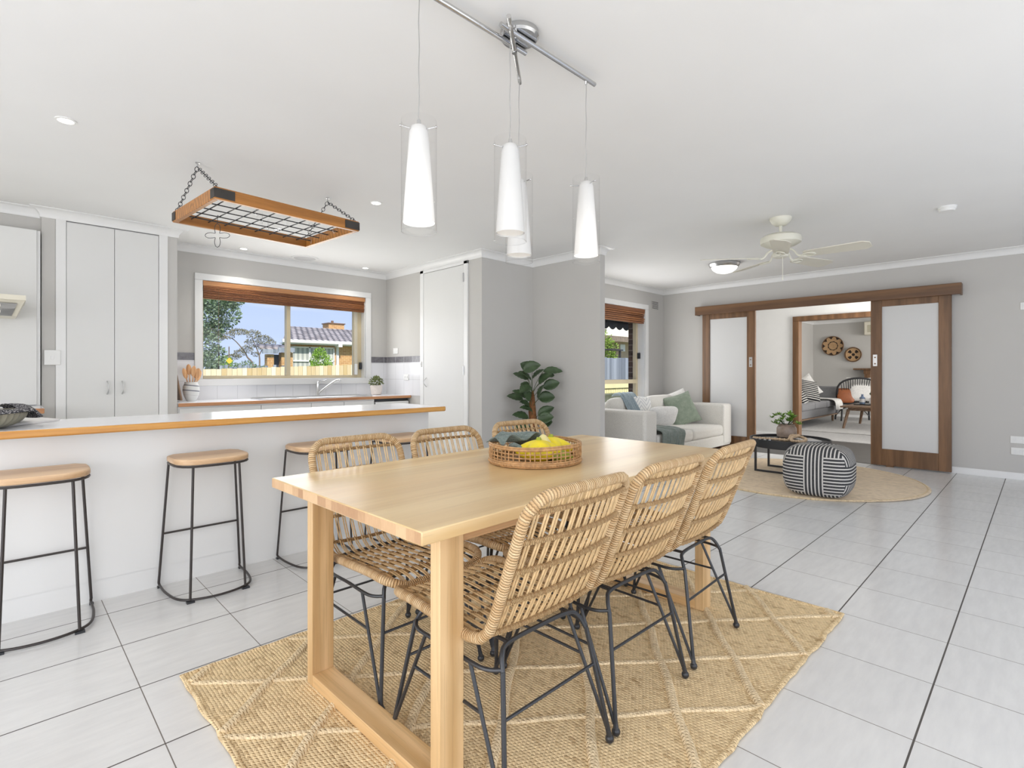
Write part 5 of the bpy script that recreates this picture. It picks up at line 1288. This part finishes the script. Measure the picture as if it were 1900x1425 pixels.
part('window_frame', MB().box(9.83, 9.91, hy - .1, hy, .2, 2.35).box(10.68, 10.76, hy - .1, hy, .2, 2.35).box(11.3, 11.38, hy - .1, hy, .2, 2.35).box(11.92, 11.98, hy - .1, hy, .2, 2.35).box(9.9, 11.95, hy - .1, hy, 1.64, 1.70).box(9.9, 11.95, hy - .1, hy, 2.30, 2.36), M['white'], t)
part('downpipe', MB().box(12.08, 12.2, hy - .12, hy, -.35, 2.5).box(12.0, 12.2, hy - .5, hy, 2.38, 2.52), M['white'], t)
t = thing('carport', 'low brick carport with dark opening left of the brick house', 'carport', (8, 22.3, -.35))
part('pier', MB().box(7.72, 7.98, 22, 22.3, -.35, 1.86), M['brickpk'] if 'brickpk' in M else M['brick'], t); part('pier', MB().box(8.28, 8.75, 22, 22.3, -.35, 1.95), M['brick'], t)
part('opening', MB().box(7.98, 8.28, 22.3, 22.35, -.35, 1.86), M['openshade'], t)  # solid dark sheet between the piers, coloured as the shade inside
part('fascia', MB().box(7.5, 8.1, 21.85, 21.95, 1.88, 2.06).box(8.1, 8.75, 21.8, 21.9, 1.96, 2.14), M['fencegrey'], t)
part('roof', MB().add([(7.5, 21.9, 2.06), (8.8, 21.9, 2.06), (9.3, 24.3, 2.36), (7.9, 24.3, 2.36)], [(0, 1, 2, 3)], smooth=False), M['roof'], t, solid=.04)
def tree(name, label, loc, blobs, trunk, mat, n, size, cat='tree'):
    t = thing(name, label, cat, loc); rr = random.Random(len(label))
    m = MB()
    for (x, y, z, r, sc) in blobs: leafy(m, (x - loc[0], y, z + .35), r, int(n * r * r * sc[0]), size, sc, rr)
    obj('foliage', m, mat, t)
    m = MB()
    for path, r0, r1 in trunk:
        P = smooth_path([(a - loc[0], b, c + .35) for a, b, c in path], 4); m.tube(P, [r0 + (r1 - r0) * i / (len(P) - 1) for i in range(len(P))], 7)
    obj('trunk', m, M['bark'], t); return t
tree('large_tree', 'tall grey green leafy tree at the left of kitchen window view', (4.7, 20, -.35),
     [(4.6, 0, 3.3, .85, (1, 1, 1.1)), (4.6, 0, 2.1, .8, (1, 1, 1)), (4.75, 0, 1.3, .75, (1, 1, .8)), (4.7, .4, 4.2, .9, (1, 1, 1)), (5.6, 0, 3.15, .48, (1, 1, 1)), (5.35, 0, 3.55, .55, (1, 1, .8)), (5.85, 0, 3.62, .3, (1.2, 1, .6)), (5.35, 0, 1.75, .28, (1, 1, 1)), (5.55, .2, 2.75, .25, (1, 1, .8)), (5.2, 0, 2.6, .4, (.8, 1, .8))],
     [([(4.6, 0, -.3), (4.55, 0, 2), (4.6, 0, 4)], .12, .06), ([(4.6, 0, 1.8), (5.0, 0, 2.4), (5.6, 0, 3.2)], .06, .02)], M['tree1'], 3600, .10)
tree('gum_tree', 'spreading olive gum tree with bare forked trunk behind the fence', (11.3, 36, -.35),
     [(9.62, 0, 3.3, .42, (1.3, 1, .5)), (10.2, 0, 3.45, .36, (1.3, 1, .6)), (10.9, 0, 3.72, .42, (1.4, 1, .4)), (11.75, 0, 3.6, .42, (1.1, 1, .65)), (12.45, 0, 3.25, .5, (1, 1, .6)), (12.85, 0, 3.1, .3, (1, 1, .7)), (11.6, 0, 3.0, .38, (1, 1, .75)), (11.35, 0, 2.6, .36, (1.2, 1, .6)), (10.95, 0, 2.35, .34, (1.1, 1, .6)), (10.5, 0, 2.1, .35, (1.5, 1, .4)), (12.2, 0, 2.85, .3, (1, 1, .8)), (11.9, 0, 2.3, .25, (1, 1, .5))],
     [([(12.0, 0, 0), (11.75, 0, 1.6), (11.4, 0, 2.1), (11.2, 0, 2.5), (10.6, 0, 3.2), (10.1, 0, 3.4)], .07, .02), ([(12.1, 0, .5), (12.15, 0, 2.0), (12.0, 0, 2.6), (11.7, 0, 3.3)], .06, .025), ([(12.1, 0, 2.2), (12.5, 0, 3.0)], .04, .02)], M['tree2'], 2300, .085)
tree('green_shrub', 'bright lime green rounded shrub in front of the brick house', (9.5, 21, -.35),
     [(9.5, 0, 1.55, .42, (1, 1, 1)), (9.45, 0, 1.9, .25, (1, 1, .9)), (9.72, 0, 1.2, .34, (1, 1, .9)), (9.3, 0, 1.2, .32, (1, 1, .9))], [([(9.5, 0, -.3), (9.5, 0, 1.5)], .05, .02)], M['bush'], 7000, .07, 'shrub')
tree('hedge_clump', 'low dark green bushes behind the grey fence', (10.5, 34, -.35),
     [(9.3, 0, 1.5, .45, (1.2, 1, .8)), (9.75, 0, 1.35, .5, (1.5, 1, .7)), (10.7, 0, 1.4, .5, (1.2, 1, .8)), (11.6, 0, 1.2, .5, (2, 1, .6)), (12.5, 0, 1.4, .5, (1.5, 1, .7))], [([(10, 0, -.3), (10, 0, 1)], .1, .05)], M['tree1'], 1500, .12, 'bush')
tree('lime_bush', 'small yellow green bush behind the fence beside the road sign', (8.35, 30, -.35),
     [(8.35, 0, 1.65, .4, (1, 1, .8))], [([(8.35, 0, -.3), (8.35, 0, 1.3)], .04, .02)], M['bush'], 3000, .09, 'bush')
t = thing('yellow_road_sign', 'small yellow diamond road sign on a pole behind the fence', 'road sign', (7.45, 26, -.35))
obj('pole', MB().cyl((0, 0, 0), (0, 0, 2.65), .025, n=6), M['bark'], t); obj('sign_face', MB().obox((0, -.04, 2.0), (.707, 0, .707), (0, 1, 0), (-.707, 0, .707), .10, .01, .10), plain('yellow_sign', c255(236, 200, 60), .6), t)
tag(obj('street_pole', MB().cyl((9.9, 36.5, -.35), (9.9, 36.5, 3.2), .035, .02, 6), M['steel']), 'thin grey street pole seen left of the gum tree', 'pole')
# view from the living room window
t = thing('grey_fence', 'weathered blue grey paling fence outside the living room window', 'fence', (11.5, 7.4, -.35))
m = MB(); x = 9.0
while x < 14.6:
    m.box(x, x + .12, 7.4, 7.42, -.35, 1.48 + rf.uniform(-.01, .01)); x += .125
part('palings', m, M['fencegrey'], t); part('fence_rail', MB().box(9.0, 14.6, 7.42, 7.46, .7, .8), M['fencegrey'], t)
t = thing('cream_picket_screen', 'cream slatted picket fence low outside the living room window', 'fence', (9.3, 6.2, -.35))
m = MB(); x = 7.9
while x < 11.6:
    m.box(x, x + .068, 6.2, 6.215, -.35, .90); x += .08
cf = plain('cream_picket_paint', c255(240, 232, 180), .6)
part('pickets', m, cf, t); part('top_board', MB().box(7.9, 11.6, 6.17, 6.2, .80, .91).box(7.9, 11.6, 6.17, 6.2, .66, .70), cf, t)
t = thing('neighbour_house', 'cream gabled neighbour house outside the living room window', 'house', (17, 14, -.35))
part('wall', MB().box(13, 24, 11.6, 15, -.35, 2.36), plain('tan_render', c255(190, 166, 136), .9), t)
part('window', MB().box(17.3, 17.62, 11.56, 11.6, 1.95, 2.22), M['white'], t)
part('fascia', MB().box(12.5, 24.5, 11.0, 11.1, 2.26, 2.46), M['bark'], t)
part('roof', MB().box(12.5, 24.5, 11.05, 15.5, 2.46, 3.1), plain('cream_cladding', c255(240, 234, 214), .8), t)
tree('young_tree', 'small bright green tree outside the living room window', (12.0, 8.6, -.35),
     [(11.9, 0, 1.95, .33, (1, 1, 1)), (12.2, 0, 1.75, .3, (1, 1, 1)), (11.75, 0, 2.3, .2, (1, 1, 1.2)), (12.1, 0, 1.55, .3, (1.2, 1, .7))], [([(12.0, 0, -.3), (12.0, 0, 1.8)], .04, .02)], plain('fresh_green_leaf', c255(130, 158, 60), .7, 0, .4, 6), 4200, .07)
t = thing('clothes_pergola', 'dark metal canopy frame beside the young tree', 'canopy', (11.4, 8.0, -.35))
part('roof', MB().box(9.6, 11.95, 7.9, 8.2, 1.70, 1.735), M['dkgrey'], t); part('post', MB().box(11.88, 11.92, 7.95, 8.0, -.35, 1.70), M['dkgrey'], t)
m = MB(); N = 72; vs = []; x0, x1 = 5.3, 7.72
for k in range(N + 1):
    x = x0 + (x1 - x0) * k / N; s_ = .05 * abs(math.sin(k * PI / 6)); vs += [(x, 4.95, 2.0), (x, 4.98, 1.88 - s_)]
m.add(vs, [(2 * k, 2 * k + 2, 2 * k + 3, 2 * k + 1) for k in range(N)], smooth=False)
tag(obj('scalloped_awning', m.add([(x0, 4.95, 2.0), (x1, 4.95, 2.0), (x1, 4.57, 2.3), (x0, 4.57, 2.3)], [(0, 1, 2, 3)], smooth=False), plain('charcoal_canvas', c255(88, 92, 94), .9), solid=.01), 'charcoal scalloped awning above the living room window outside', 'awning')
struct('wall_brick_outside', MB().box(7.04, 8.0, YL + .2, YL + .29, -.35, 2.4), M['brickdk'])
